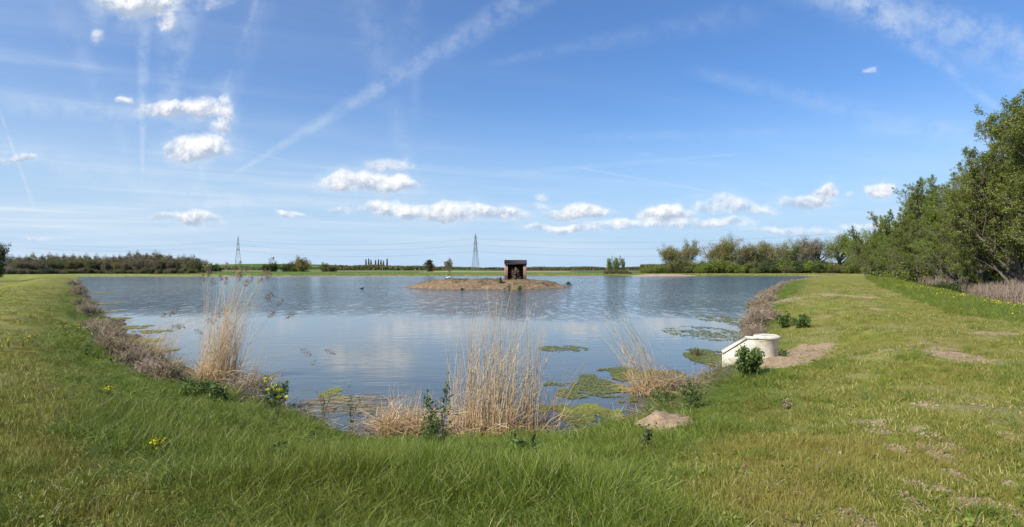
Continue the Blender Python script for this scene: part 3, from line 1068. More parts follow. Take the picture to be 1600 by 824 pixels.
for (px, ty, by, w, k, mt, lab) in FAR:
    Y = 430.
    X = (px - 800) / F * Y
    z = hgt(X, Y)
    H = (HZ - ty) / F * Y + ZC - z
    root, h0 = {'b': (bushes[1], 2.8), 'p': (yp, 7.9), 's': (scr[1], 7.0)}[k]
    o = put(root, X, Y, rng.random() * 6, 1, lab, 'tree', GF, mats=mt)
    wid = {'b': 3.6, 'p': 1.6, 's': 5.2}[k]
    sx = w / F * Y / wid
    o.scale = (sx, sx, H / h0)
# row of pointed poplars
for i, px in enumerate([572, 576, 580, 587, 591, 595, 599, 605]):
    Y = 640.
    X = (px - 800) / F * Y
    ty = [407, 406, 408, 408, 407, 408, 409, 406][i]
    H = (HZ - ty) / F * Y + ZC - hgt(X, Y)
    o = put(yp, X, Y, rng.random() * 6, 1, ['leftmost', 'second', 'third', 'fourth', 'fifth', 'sixth', 'seventh', 'rightmost and tallest'][i] + ' pointed poplar of the row on the horizon, counted from the left', 'poplar tree', 'poplar row on the horizon', mats=m_dark if i % 2 else m_scrubleaf)
    o.scale = (1.1, 1.1, H / 7.9)

# the low dark hedges on the horizon: one far mass
hm = M()
xs = []
for (x0, x1, Y, tp, dens) in [(318, 420, 600, 416.5, 60), (525, 665, 600, 414.5, 240), (676, 700, 600, 415, 50), (700, 800, 760, 417.5, 130), (815, 1015, 720, 417.4, 300), (1000, 1400, 420, 411, 400), (400, 560, 700, 417.5, 120), (0, 330, 340, 410, 300)]:
    n = int(dens * 22)
    px = x0 + (x1 - x0) * rng.random(n)
    Yv = Y + rng.normal(size=n) * 6
    X = (px - 800) / F * Yv
    gzv = height(X, Yv)
    top = ZC + (HZ - tp) / F * Yv
    prof = .55 + .75 * fbm(X * .05, Yv * 0 + Y, 4)
    zz = gzv + (top - gzv) * prof * rng.random(n) ** .8
    leaves(hm, np.stack([X, Yv, zz], 1), 1.5, rng.random(n), .8)
hm.build('distant_hedgerows', m_scrubleaf, kind='stuff', label='dark hedgerows and tree belts along the horizon')

# ------------------------------------------------------------------ pylons and their wires
m_steel = plain_mat('galvanised_steel', (0.16, 0.17, 0.18), (0.27, 0.28, 0.29), 2, 0.6, 0)
PYL_LEV = [(.545, 4.2), (.735, 5.6), (.90, 4.0)]
PH = 46.0


def pylon():
    root = empty('pylon')
    leg_at = lambda z: 3.5 * (1 - z) ** 1.2 + .55 * min(1, (1 - z) * 6)
    lev = [0, .16, .30, .42, .52, .60, .68, .76, .83, .90]
    for sx in (-1, 1):
        for sy in (-1, 1):
            mm = M()
            P = [[(sx * leg_at(z), sy * leg_at(z), z * PH) for z in lev + [1.0]]]
            P[0][-1] = (sx * .08, sy * .08, PH)
            tubes(mm, P, np.full((1, len(P[0])), .22), 4)
            mm.build('leg', m_steel, root)
    mm = M()
    seg = []
    for a, b in zip(lev[:-1], lev[1:]):
        wa, wb, za, zb = leg_at(a), leg_at(b), a * PH, b * PH
        c = [(-1, -1), (1, -1), (1, 1), (-1, 1)]
        for i in range(4):
            p, q = c[i], c[(i + 1) % 4]
            seg.append([(p[0] * wa, p[1] * wa, za), (q[0] * wb, q[1] * wb, zb)])
            seg.append([(q[0] * wa, q[1] * wa, za), (p[0] * wb, p[1] * wb, zb)])
            seg.append([(p[0] * wb, p[1] * wb, zb), (q[0] * wb, q[1] * wb, zb)])
    tubes(mm, seg, np.full((len(seg), 2), .11), 3)
    mm.build('bracing', m_steel, root, kind='stuff')
    for (z, w) in PYL_LEV:
        for s in (-1, 1):
            mm = M()
            l = leg_at(z)
            tipp = (s * (w + l), 0, z * PH + .4)
            sg_ = [[(s * l, -l, z * PH), tipp], [(s * l, l, z * PH), tipp], [(s * l * .9, -l, z * PH + 2.4), tipp], [(s * l * .9, l, z * PH + 2.4), tipp]]
            tubes(mm, sg_, np.full((4, 2), .2), 3)
            arm = mm.build('crossarm', m_steel, root)
            mm = M()
            tubes(mm, [[tipp, (tipp[0], 0, tipp[2] - 2.4)]], np.full((1, 2), .14), 5)
            mm.build('insulator', m_steel, arm)
    root['category'] = 'pylon'
    root['group'] = 'pylons carrying the power line'
    return root


py0 = pylon()
PY = [((743 - 800) / F * 735, 735.), ((372 - 800) / F * 830, 830.)]
ang = math.atan2(PY[1][1] - PY[0][1], PY[1][0] - PY[0][0]) + math.pi / 2
vec = np.array(PY[0]) - np.array(PY[1])
py1 = copy_tree(py0)
zb = []
for o, (x, y), lab, ty in ((py0, PY[0], 'lattice pylon on the horizon just left of the island shelter', 365), (py1, PY[1], 'lattice pylon above the feathery reed heads on the left', 369)):
    z = hgt(x, y)
    H = (HZ - ty) / F * y + ZC - z
    o.location = (x, y, z - .3)
    o.rotation_euler = (0, 0, ang + R(40))
    o.scale = (1, 1, H / PH)
    zb.append((z, H / PH))
    o['label'] = lab
m_wire = plain_mat('weathered_cable', (0.13, 0.14, 0.155), (0.17, 0.18, 0.19), 1, 0.6, 0)
# towers beyond the frame hold the ends of the spans
spans = [np.array(PY[1]) - vec * 1.12, np.array(PY[1]), np.array(PY[0]), np.array(PY[0]) + vec * 1.15]
ends = [(zb[1][0], zb[1][1]), zb[1], zb[0], (zb[0][0], zb[0][1])]
cx_, sx_ = math.cos(ang), math.sin(ang)
wl = ['lower', 'middle', 'upper']
for s in (-1, 1):
    for li, (z, w) in enumerate(PYL_LEV):
        mm = M()
        off = s * (w + 1.0)
        path = []
        for a in range(3):
            p0, p1 = spans[a], spans[a + 1]
            z0, z1 = ends[a][0] + (z * PH - 2.) * ends[a][1], ends[a + 1][0] + (z * PH - 2.) * ends[a + 1][1]
            for t in np.linspace(0, 1, 25)[(0 if a == 0 else 1):]:
                pt = p0 * (1 - t) + p1 * t
                path.append((pt[0] + off * cx_, pt[1] + off * sx_, z0 * (1 - t) + z1 * t - 7.5 * 4 * t * (1 - t)))
        tubes(mm, [path], np.full((1, len(path)), .042), 4)
        mm.build('power_line', m_wire, category='power line', group='wires strung between the pylons',
                 label=wl[li] + (' cable of the front set' if s > 0 else ' cable of the back set') + ' strung between the two pylons')

# ------------------------------------------------------------------ island
m_earth = plain_mat('island_earth', (0.11, 0.072, 0.040), (0.25, 0.172, 0.098), 1.6, 0.95, 1.0, bscale=4)
IC = np.array([-3.2, 81.])


def island_h(x, y):
    a = (x - IC[0]) / np.where(x > IC[0], 11.3, 12.2)
    b = (y - IC[1]) / 6.8
    r = np.sqrt(a * a + b * b) + (fbm(x * .5, y * .5, 3) - .5) * .16
    pr = np.clip(1 - r, -.3, 1)
    return 1.15 * (1 - (1 - np.clip(pr * 1.9, -.6, 1)) ** 2) * (pr > 0) + np.where(pr <= 0, pr * 3, 0) + (fbm(x * 1.6, y * 1.6, 4) - .5) * .22 * (pr > 0.02)


nx, ny = 150, 90
X, Y = np.meshgrid(np.linspace(-18, 11.5, nx), np.linspace(72, 91, ny))
im = M()
i, j = np.meshgrid(np.arange(ny - 1), np.arange(nx - 1), indexing='ij')
q = np.stack([i * nx + j, i * nx + j + 1, (i + 1) * nx + j + 1, (i + 1) * nx + j], -1).reshape(-1, 4)
im.add(np.stack([X.ravel(), Y.ravel(), island_h(X.ravel(), Y.ravel())], 1), q, rng.random(nx * ny))
im.build('island', m_earth, smooth=True, kind='structure', label='low island of bare brown earth in the pond')
ih = lambda x, y: float(island_h(np.array([x]), np.array([y]))[0])
# gravel spit by the far shore
gm_ = M()
nx, ny = 80, 20
X, Y = np.meshgrid(np.linspace(-1, 1, nx), np.linspace(-1, 1, ny))
i, j = np.meshgrid(np.arange(ny - 1), np.arange(nx - 1), indexing='ij')
q = np.stack([i * nx + j, i * nx + j + 1, (i + 1) * nx + j + 1, (i + 1) * nx + j], -1).reshape(-1, 4)
rr_ = np.sqrt(X ** 2 + Y ** 2)
gm_.add(np.stack([59 + X.ravel() * 13, 222 + Y.ravel() * 9, (.75 * (1 - rr_ ** 2)).clip(-.3, 1).ravel() + (rng.random(nx * ny) - .5) * .08], 1), q, rng.random(nx * ny))
m_gravel = plain_mat('pale_gravel', (0.24, 0.18, 0.12), (0.42, 0.33, 0.22), .6, 0.95, .4)
gm_.build('gravel_spit', m_gravel, smooth=True, kind='structure', label='pale gravel spit along the far shore')

# tufts of grass and dark weeds on the island
tm = M()
n = 1500
a = rng.random(n) * 6.283
r_ = np.sqrt(rng.random(n)) * .92
X, Y = IC[0] + np.cos(a) * r_ * 11, IC[1] + np.sin(a) * r_ * 6.4
keep = fbm(X * .9, Y * .9, 3) > .56
X, Y = X[keep], Y[keep]
zz = island_h(X, Y)
for k in range(14):
    leaves(tm, np.stack([X + rng.normal(size=len(X)) * .08, Y + rng.normal(size=len(X)) * .08, zz + .02 + rng.random(len(X)) * .12], 1), .09, rng.random(len(X)), .5)
tm.build('island_weeds', m_scrubleaf, kind='stuff', label='scattered low weeds over the bare island earth')
# clumps at the island's edge
GI = 'weed clumps on the island shore'
for (px, py, w, h, mt, lab) in [(782, 450, 7, 9, m_herb, 'upright green weed clump on the island shore below the shelter'), (794, 451, 14, 7, m_scrub, 'wide brown weed clump on the island shore below the shelter'),
                                (812, 451, 9, 7, m_bright, 'small bright green clump on the island shore right of the brown one'), (813, 436.5, 4, 4, m_herb, 'little plant in the shelter doorway'),
                                (888, 445, 13, 5, m_dark, 'dark green bush on the tip of the island'), (722, 452, 4, 3, m_herb, 'tiny green tuft on the near edge of the island')]:
    c = G(px, py, .12 if py > 440 else 1.2)
    mm = M()
    n = 260
    W_, H_ = w / F * c[1] / 2, h / F * c[1]
    P = np.stack([rng.normal(size=n) * W_ * .45, rng.normal(size=n) * W_ * .4, np.abs(rng.random(n)) * H_], 1)
    P[:, :2] *= (1.15 - P[:, 2:] / H_ * .8)
    leaves(mm, P, .17, rng.random(n), .5, .1)
    root = empty('weed_clump', (c[0], c[1], max(ih(c[0], c[1]), 0.0) if px != 888 else .02), category='weed clump', label=lab, group=GI)
    mm.build('foliage', mt, root)
    mm = M()
    s0 = np.stack([rng.normal(size=(12,)) * W_ * .3, rng.normal(size=(12,)) * W_ * .3, np.full(12, -.05)], 1)
    P_, R_ = branches(s0, rng.normal(size=(12, 3)) * .4 + [0, 0, 1], np.full(12, H_), np.full(12, .012), 4)
    tubes(mm, P_, R_, 3)
    mm.build('stem', m_stalk, root, kind='stuff')

# sapling with a stake on the island, left end
root = empty('sapling', (-9.25 * 1.0, 82.0, ih(-9.25, 82.)), category='sapling', label='thin young tree standing on the left part of the island')
mm = M()
P0, R0 = branches(np.array([[0, 0, -.1]]), np.array([[.02, 0, 1.]]), np.array([2.5]), np.array([.035]), 7, .04)
p, d, L, r = sprout(P0, R0, np.array([2.5]), 14, .35, 1, 35, .25, .5)
P1, R1 = branches(p, d, L, r, 4, .15, .6)
tubes(mm, P0, R0, 6)
tubes(mm, P1, np.maximum(R1, .012), 3)
mm.build('trunk', m_bark, root)
mm = M()
bb = rng.integers(0, len(P1), 170)
leaves(mm, P1[bb, rng.integers(1, 4, 170)] + rng.normal(size=(170, 3)) * .09, .13, rng.random(170), .5)
mm.build('crown', m_willow, root)

# ------------------------------------------------------------------ the open-fronted shelter
m_board = plain_mat('pinkish_timber', (0.26, 0.155, 0.115), (0.44, 0.29, 0.22), 3, 0.8, .4, stretch=(4, 4, 1))
m_inner = plain_mat('dark_stained_timber', (0.035, 0.018, 0.014), (0.075, 0.038, 0.028), 3, 0.8, .3, stretch=(4, 4, 1))  # much darker than the outer boards; for inner walls and cores behind them
m_roof = plain_mat('black_roofing_felt', (0.022, 0.017, 0.018), (0.045, 0.036, 0.038), 5, 0.85, .3)
SX, SY = .47, 80.6
sz = ih(SX, SY) - .05
root = empty('shelter', (SX, SY, sz), R(2), category='shelter', label='small open fronted timber shelter with a black roof on the island')
Wd, Dp, Ht = 3.0, 1.9, 2.35
# side walls of upright boards, front piers, back wall, lintel
for s in (-1, 1):
    mm = M()
    x0 = s * Wd / 2
    box(mm, min(x0, x0 - s * .06), max(x0, x0 - s * .06), -Dp / 2 + .04, Dp / 2, 0, Ht)
    w_ = mm.build('side_wall', m_inner, root)
    bme = M()
    box(bme, 0, .026, 0, .19, 0, Ht + .02)
    me_ = bme.mesh('board', m_board)
    nb = 9
    for k in range(nb):
        b_ = bpy.data.objects.new('board', me_)
        COL.objects.link(b_)
        b_.parent = w_
        b_.location = (x0 if s > 0 else x0 - .026, -Dp / 2 + .05 + k * .202, -.003 + .01 * rng.random())
    # front pier with its boards
    mm = M()
    xa, xb = (x0 - s * .42, x0 + s * .02)
    box(mm, min(xa, xb), max(xa, xb), -Dp / 2 - .02, -Dp / 2 + .05, -.01, Ht - .002)
    pier = mm.build('front_pier', m_inner, root)
    bme = M()
    box(bme, 0, .135, -.025, 0, 0, Ht)
    me2 = bme.mesh('pier_board', m_board)
    for k in range(3):
        b_ = bpy.data.objects.new('board', me2)
        COL.objects.link(b_)
        b_.parent = pier
        b_.location = (min(xa, xb) + .008 + k * .144, -Dp / 2 - .021, .004 * k)
mm = M()
box(mm, -Wd / 2 + .07, Wd / 2 - .07, Dp / 2 - .06, Dp / 2 - .01, 0, Ht - .01)
bw = mm.build('back_wall', m_inner, root)
bme = M()
box(bme, 0, .17, -.02, 0, .01, Ht - .05)
me3 = bme.mesh('back_board', m_inner)
for k in range(15):
    b_ = bpy.data.objects.new('board', me3)
    COL.objects.link(b_)
    b_.parent = bw
    b_.location = (-Wd / 2 + .1 + k * .186, Dp / 2 - .061, 0)
mm = M()
box(mm, -Wd / 2 + .05, Wd / 2 - .05, -Dp / 2 - .015, -Dp / 2 + .045, Ht - .16, Ht + .002, .9)
mm.build('lintel', m_board, root)
mm = M()
# shallow pitched roof, deep black front slope
prof = [(-Dp / 2 - .22, Ht - .12), (-Dp / 2 - .22, Ht - .02), (-Dp / 2 + .12, Ht + .48), (Dp / 2 + .15, Ht + .22), (Dp / 2 + .15, Ht + .12), (-Dp / 2 + .10, Ht + .004)]
vl = [(-Wd / 2 - .05, a, b) for a, b in prof] + [(Wd / 2 + .05, a, b) for a, b in prof]
npf = len(prof)
mm.add(vl, [(k, (k + 1) % npf, (k + 1) % npf + npf, k + npf) for k in range(npf)] + [(0, 1, 2, 5), (6, 11, 8, 7), (2, 3, 4, 5), (8, 11, 10, 9)], .5)
rf = mm.build('roof', m_roof, root)
for s in (-1, 1):
    mm = M()
    xx = s * (Wd / 2 + .052)
    pv = [(-Dp / 2 - .225, Ht - .16), (-Dp / 2 - .225, Ht + .0), (-Dp / 2 + .12, Ht + .50), (-Dp / 2 + .12, Ht + .36)]
    vl = [(xx, a, b) for a, b in pv] + [(xx + s * .025, a, b) for a, b in pv]
    mm.add(vl, [(0, 1, 2, 3), (4, 7, 6, 5), (0, 4, 5, 1), (1, 5, 6, 2), (2, 6, 7, 3), (3, 7, 4, 0)], .5)
    mm.build('bargeboard', m_roof, rf)
mm = M()
box(mm, -Wd / 2 - .05, Wd / 2 + .05, -Dp / 2 - .248, -Dp / 2 - .223, Ht - .17, Ht - .03)
mm.build('fascia', m_roof, rf)

# ------------------------------------------------------------------ birds
m_white = plain_mat('white_feathers', (0.62, 0.62, 0.60), (0.82, 0.82, 0.80), 20, .7, 0)
m_black = plain_mat('black_feathers', (0.010, 0.010, 0.012), (0.03, 0.03, 0.033), 20, .6, 0)
m_bill = plain_mat('orange_bill', (0.5, 0.16, 0.02), (0.6, 0.22, 0.03), 20, .5, 0)


def bird(name, loc, rz, sc, mat, neck, label, cat, swan=True):
    root = empty(name, loc, rz, sc, category=cat, label=label)
    me = bpy.data.meshes.new('bird_body')
    if swan:
        pts = [(0, 0, .12, .20), (-.25, 0, .15, .17), (-.48, 0, .22, .07), (-.62, 0, .27, .02), (.24, 0, .13, .15), (.38, 0, .22, .07), (.44, 0, .36, .045), (.41, 0, .52, .038),
               (.40, 0, .66, .038), (.46, 0, .75, .05), (.54, 0, .74, .04)]
    else:
        pts = [(0, 0, .05, .11), (-.14, 0, .06, .08), (-.24, 0, .09, .02), (-.25, 0, .095, .01), (.10, 0, .07, .08), (.16, 0, .13, .045), (.18, 0, .19, .04), (.19, 0, .22, .042), (.20, 0, .235, .042), (.22, 0, .24, .04), (.24, 0, .235, .03)]
    ed = [(0, 1), (1, 2), (2, 3), (0, 4), (4, 5), (5, 6), (6, 7), (7, 8), (8, 9), (9, 10)]
    me.from_pydata([p[:3] for p in pts], ed, [])
    o = bpy.data.objects.new('body', me)
    COL.objects.link(o)
    o.parent = root
    sk = o.modifiers.new('skin', 'SKIN')
    for k, p in enumerate(pts):
        me.skin_vertices[0].data[k].radius = (p[3], p[3] * .85)
    me.skin_vertices[0].data[0].use_root = True
    o.modifiers.new('sub', 'SUBSURF').levels = 2
    o.modifiers['sub'].render_levels = 2
    me.materials.append(mat)
    hx = pts[-1]
    mm = M()
    L = .11 if swan else .05
    w = .022 if swan else .014
    bx, bz = hx[0] + hx[3] * .5, hx[2]
    mm.add([(bx, -w, bz + w), (bx, w, bz + w), (bx, w, bz - w), (bx, -w, bz - w), (bx + L, 0, bz - w * 1.2)], [(0, 3, 2, 1)], .5, [(0, 1, 4), (1, 2, 4), (2, 3, 4), (3, 0, 4)])
    mm.build('bill', m_bill if swan else m_white, root)
    if swan:
        for s in (-1, 1):
            mm = M()
            a = np.linspace(0, 1, 7)
            vt = [(.18 - .72 * t, s * (.19 - .08 * t), .16 + .18 * math.sin(t * 2.6) + .10 * t) for t in a] + [(.18 - .72 * t, s * (.21 - .10 * t), .06 + .16 * t) for t in a]
            vt += [(x, y * .86, z) for x, y, z in vt]
            f = [(k, k + 1, k + 8, k + 7) for k in range(6)] + [(14 + k, 21 + k, 22 + k, 15 + k) for k in range(6)] + [(k, k + 14, k + 15, k + 1) for k in range(6)] + [(7 + k, 8 + k, 22 + k, 21 + k) for k in range(6)]
            mm.add(vt, f, .8)
            mm.build('wing', mat, root, True)
    return root


c = G(700, 433.0)
bird('swan', (c[0], c[1] * .86, 0), R(180), 1.35, m_white, True, 'white swan swimming beyond the left part of the island', 'swan').location = (c[0] * .86, c[1] * .86, -.02)
c = G(566, 451.5)
bird('coot', (c[0], c[1], -.01), R(10), 1.25, m_black, False, 'small dark water bird on the open water left of the island', 'water bird', False)

# ------------------------------------------------------------------ concrete outfall on the right shore
m_conc = plain_mat('pale_cream_concrete', (0.40, 0.37, 0.28), (0.68, 0.64, 0.51), 5, .8, .35, detail=8)
oa = G(1131, 580, 0.0)
ob = G(1192, 566, 0.35)
root = empty('outfall', (oa[0], oa[1], -.02), R(-12), category='outfall', label='cream coloured outfall box with round lid at the water edge')
prof = [(0, 0), (0, .50), (.72, .88), (1.20, .88), (1.20, .0)]
Wo = .34
for yy0 in (0, Wo):
    mm = M()
    v = [(a, yy0, b) for a, b in prof] + [(a, yy0 + .04, b) for a, b in prof]
    f = [(k, k + 5, (k + 1) % 5 + 5, (k + 1) % 5) for k in range(5)]
    mm.add(v, f + [(0, 1, 2, 3), (5, 8, 7, 6)], .5, [(0, 3, 4), (5, 9, 8)])
    mm.build('side_panel', m_conc, root)
mm = M()
def slab(pts, y0, y1, th):
    v = [(a, y, b + d) for a, b in pts for y in (y0, y1) for d in (0, -th)]
    mm.add(v, [(0, 4, 6, 2), (1, 3, 7, 5), (0, 1, 5, 4), (2, 6, 7, 3), (0, 2, 3, 1), (4, 5, 7, 6)], .7)


slab([(.70, .925), (1.22, .925)], -.025, Wo + .065, .042)
mm.build('top_plate', m_conc, root)
mm = M()
slab([(-.03, .525), (.698, .918)], -.025, Wo + .065, .045)
mm.build('sloping_plate', m_conc, root)


def lathe(m, prof, seg=40, c=(0, 0), tint=.5):
    th = np.arange(seg) / seg * 2 * np.pi
    V = np.array([(c[0] + r * math.cos(t), c[1] + r * math.sin(t), z) for r, z in prof for t in th])
    k = len(prof)
    f = [(i * seg + j, i * seg + (j + 1) % seg, (i + 1) * seg + (j + 1) % seg, (i + 1) * seg + j) for i in range(k - 1) for j in range(seg)]
    m.add(V, f, tint)


dc = (1.36, .19)
mm = M()
lathe(mm, [(.34, -.1), (.34, .84), (.36, .85), (.36, .88)], c=dc)
dr_ = mm.build('drum', m_conc, root, True)
mm = M()
lathe(mm, [(.0, .885), (.365, .885), (.405, .90), (.41, .945), (.395, .965), (.30, .985), (.29, .975), (.10, .985), (.001, .99)], c=dc)
mm.build('lid', m_conc, root, True)
root.scale = (.78, .82, .97)


# ------------------------------------------------------------------ blades
def blades(m, base, h, w, az, lean, tint, k=4, curl=1.6):
    """tapered bent ribbons; base (n,3), h/w/az/lean (n,)"""
    n = len(h)
    t = np.linspace(0, 1, k + 1)
    dirx, diry = np.cos(az), np.sin(az)
    side = np.stack([-diry, dirx, np.zeros(n)], 1)
    tw = rng.random(n) * 3.14
    side = side * np.cos(tw)[:, None] + np.stack([dirx, diry, 0 * dirx], 1) * np.sin(tw)[:, None]
    off = (lean * h)[:, None] * t[None] ** curl
    zz = h[:, None] * (t[None] - .30 * np.clip(lean, 0, 1.6)[:, None] * t[None] ** 2.2)
    C = np.stack([dirx[:, None] * off, diry[:, None] * off, zz], -1) + base[:, None]
    ww = (w[:, None] * (1 - t[None] ** 1.6) * .5)[..., None]
    Lf = C - side[:, None] * ww
    Rt = C + side[:, None] * ww
    V = np.concatenate([np.stack([Lf[:, :k], Rt[:, :k]], 2).reshape(n, 2 * k, 3), C[:, k:]], 1)
    nv = 2 * k + 1
    b = np.arange(n)[:, None] * nv
    qs = np.stack([np.stack([b[:, 0] + 2 * i, b[:, 0] + 2 * i + 1, b[:, 0] + 2 * i + 3, b[:, 0] + 2 * i + 2], 1) for i in range(k - 1)], 1).reshape(-1, 4)
    tr = np.stack([b[:, 0] + 2 * (k - 1), b[:, 0] + 2 * (k - 1) + 1, b[:, 0] + 2 * k], 1)
    m.add(V.reshape(-1, 3), qs, np.repeat(tint, nv), tr)


def proto(name, mat, n, rad, h0, h1, w, lean, deadf, wind=0.0, k=4):
    m = M()
    a = rng.random(n) * 6.283
    r = rad * np.sqrt(rng.random(n))
    base = np.stack([np.cos(a) * r, np.sin(a) * r, np.full(n, -.02)], 1)
    h = h0 + (h1 - h0) * rng.random(n)
    azb = rng.random(n) * 6.283
    tint = rng.random(n) * .5
    dead = rng.random(n) < deadf
    tint[dead] = .75 + .25 * rng.random(dead.sum())
    blades(m, base, h, w * (.6 + .8 * rng.random(n)), azb, lean * rng.random(n) + .05, tint, k)
    return bpy.data.objects.new(name, m.mesh(name, mat))


def scatter(name, protos, P, rot, scl, idx, mat, label):
    """one stuff object: tufts instanced on its points"""
    c = bpy.data.collections.new(name + '_tufts')
    for p in protos:
        c.objects.link(p)
    me = bpy.data.meshes.new(name)
    me.vertices.add(len(P))
    me.vertices.foreach_set('co', P.astype(np.float32).ravel())
    for nm, ty, val in (('rot', 'FLOAT_VECTOR', rot), ('scl', 'FLOAT_VECTOR', scl)):
        at_ = me.attributes.new(nm, ty, 'POINT')
        at_.data.foreach_set('vector', val.astype(np.float32).ravel())
    at_ = me.attributes.new('idx', 'INT', 'POINT')
    at_.data.foreach_set('value', idx.astype(np.int32))
    o = bpy.data.objects.new(name, me)
    COL.objects.link(o)
    me.materials.append(mat)
    g = bpy.data.node_groups.new(name, 'GeometryNodeTree')
    g.interface.new_socket('Geometry', in_out='INPUT', socket_type='NodeSocketGeometry')
    g.interface.new_socket('Geometry', in_out='OUTPUT', socket_type='NodeSocketGeometry')
    gi, go = g.nodes.new('NodeGroupInput'), g.nodes.new('NodeGroupOutput')
    ip = g.nodes.new('GeometryNodeInstanceOnPoints')
    ci_ = g.nodes.new('GeometryNodeCollectionInfo')
    ci_.inputs['Collection'].default_value = c
    ci_.inputs['Separate Children'].default_value = True
    ci_.inputs['Reset Children'].default_value = True
    ip.inputs['Pick Instance'].default_value = True
    L = g.links.new
    L(gi.outputs[0], ip.inputs['Points'])
    L(ci_.outputs[0], ip.inputs['Instance'])
    for nm, ty, sock in (('rot', 'FLOAT_VECTOR', 'Rotation'), ('scl', 'FLOAT_VECTOR', 'Scale'), ('idx', 'INT', 'Instance Index')):
        na = g.nodes.new('GeometryNodeInputNamedAttribute')
        na.data_type = ty
        na.inputs[0].default_value = nm
        L(na.outputs[0], ip.inputs[sock])
    L(ip.outputs[0], go.inputs[0])
    md = o.modifiers.new('scatter', 'NODES')
    md.node_group = g
    o['kind'] = 'stuff'
    o['label'] = label
    return o


def polar_pts(n, r0, r1, a0, a1, power=1.0):
    """denser near the path the viewer stands on, thinning with distance"""
    t = rng.random(n)
    r = (r0 ** (1 - power) + t * (r1 ** (1 - power) - r0 ** (1 - power))) ** (1 / (1 - power)) if power != 1 else r0 * (r1 / r0) ** t
    a = R(a0) + (R(a1) - R(a0)) * rng.random(n)
    return r * np.sin(a), r * np.cos(a)


def tufts(name, protos, mat, x, y, smin, smax, label, tilt=.12, wind=0.0, zs=1.0, grow=0.0):
    z = height(x, y)
    n = len(x)
    r = np.hypot(x, y)
    g = 1 + grow * np.clip(r - 6, 0, 60)
    s = smin + (smax - smin) * rng.random(n)
    rot = np.stack([rng.normal(size=n) * tilt, rng.normal(size=n) * tilt + wind, rng.random(n) * 0], 1)
    # spin about the stem first, lean with the wind after: fold both into Euler XYZ
    rot[:, 2] = rng.normal(size=n) * (.6 if wind else 3.0)
    scl = np.stack([s * g, s * g, s * zs * (1 + .25 * (g - 1))], 1)
    return scatter(name, protos, np.stack([x, y, z], 1), rot, scl, rng.integers(0, len(protos), n), mat, label)


# long grass on the pond's near bank
lp = [proto('long_tuft', m_long, 52, .14, .13, .44, .0072, .85, .08) for _ in range(6)]
x, y = polar_pts(34000, 1.4, 60, -62, 62, 1.15)
keep = (long_mask(x, y) > .35 + .3 * rng.random(len(x))) & (shore_s(x, y) > .25) & (bare_mask(x, y) + (fbm(x * 4, y * 4, 3) - .5) * .8 < .35)
x, y = x[keep], y[keep]
n = len(x)
z = height(x, y)
r = np.hypot(x, y)
patch = fbm(x * .8 + 40, y * .8, 3)
hs = .40 + .72 * sstep(.38, .66, patch)
hs *= 1 - .55 * (1 - sstep(.8, 3.8, shore_s(x, y)))
hs *= (.75 + .35 * rng.random(n)) * (.35 + .65 * sstep(.3, .95, long_mask(x, y)))
hs *= .78 + .22 * sstep(4.5, 0.5, np.abs(x - .5))
wind = .14 + .34 * sstep(0, -4, x)
rot = np.stack([rng.normal(size=n) * .2, wind + rng.normal(size=n) * .2, rng.normal(size=n) * .9], 1)
g = 1 + .030 * np.clip(r - 6, 0, 50)
scatter('long_grass', lp, np.stack([x, y, z - .01], 1), rot, np.stack([g * .95, g * .95, hs], 1), rng.integers(0, 6, n), m_long, 'long lush grass on the bank in front of the pond')

# mown grass on the flat top of the bank
sp = [proto('short_tuft', m_short, 44, .12, .035, .085, .0052, .8, .16, k=3) for _ in range(5)]
x, y = polar_pts(70000, 1.8, 75, -68, 72, 1.1)
s_ = shore_s(x, y)
bm = bare_mask(x, y) + (fbm(x * 3, y * 3, 3) - .5) * .9
lm = long_mask(x, y)
thin = fbm(x * 1.3 + 9, y * 1.3, 4)
keep = (lm < .75) & (s_ > .5) & ((bm < .45) | (rng.random(len(x)) < .10)) & ((thin + .14 * rng.random(len(x)) < .65) | (rng.random(len(x)) < .45)) & (x < np.interp(y, XR[:, 0], XR[:, 1]) + 3)
x, y = x[keep], y[keep]
n = len(x)
r = np.hypot(x, y)
g = 1 + .045 * np.clip(r - 5, 0, 70)
hs = .7 + 1.0 * fbm(x * .9, y * .9, 3) * (.6 + .8 * rng.random(n))
hs *= 1 + .9 * sstep(-3, -7, x) * sstep(10, 4, y)
scatter('mown_grass', sp, np.stack([x, y, height(x, y) - .005], 1), np.stack([rng.normal(size=n) * .15, rng.normal(size=n) * .15 + .1, rng.random(n) * 6.28], 1),
        np.stack([g, g, hs], 1), rng.integers(0, 5, n), m_short, 'short worn grass on the flat top of the bank')
# a few taller tufts standing in the mown part
x, y = polar_pts(5200, 3, 60, -50, 52, 1.1)
tq = fbm(x * .55 + 3, y * .55 + 8, 3)
keep = (long_mask(x, y) < .5) & (tq > .55) & (shore_s(x, y) > 1) & (bare_mask(x, y) < .2) & (x < np.interp(y, XR[:, 0], XR[:, 1]) + 3)
x, y = x[keep], y[keep]
n = len(x)
r = np.hypot(x, y)
g = .8 + .035 * np.clip(r - 6, 0, 60)
scatter('taller_grass_tufts', lp, np.stack([x, y, height(x, y) - .01], 1), np.stack([rng.normal(size=n) * .2, rng.normal(size=n) * .2, rng.random(n) * 6.28], 1),
        np.stack([g * .8, g * .8, .25 + .25 * rng.random(n)], 1), rng.integers(0, 6, n), m_long, 'taller green tufts standing in the short grass')
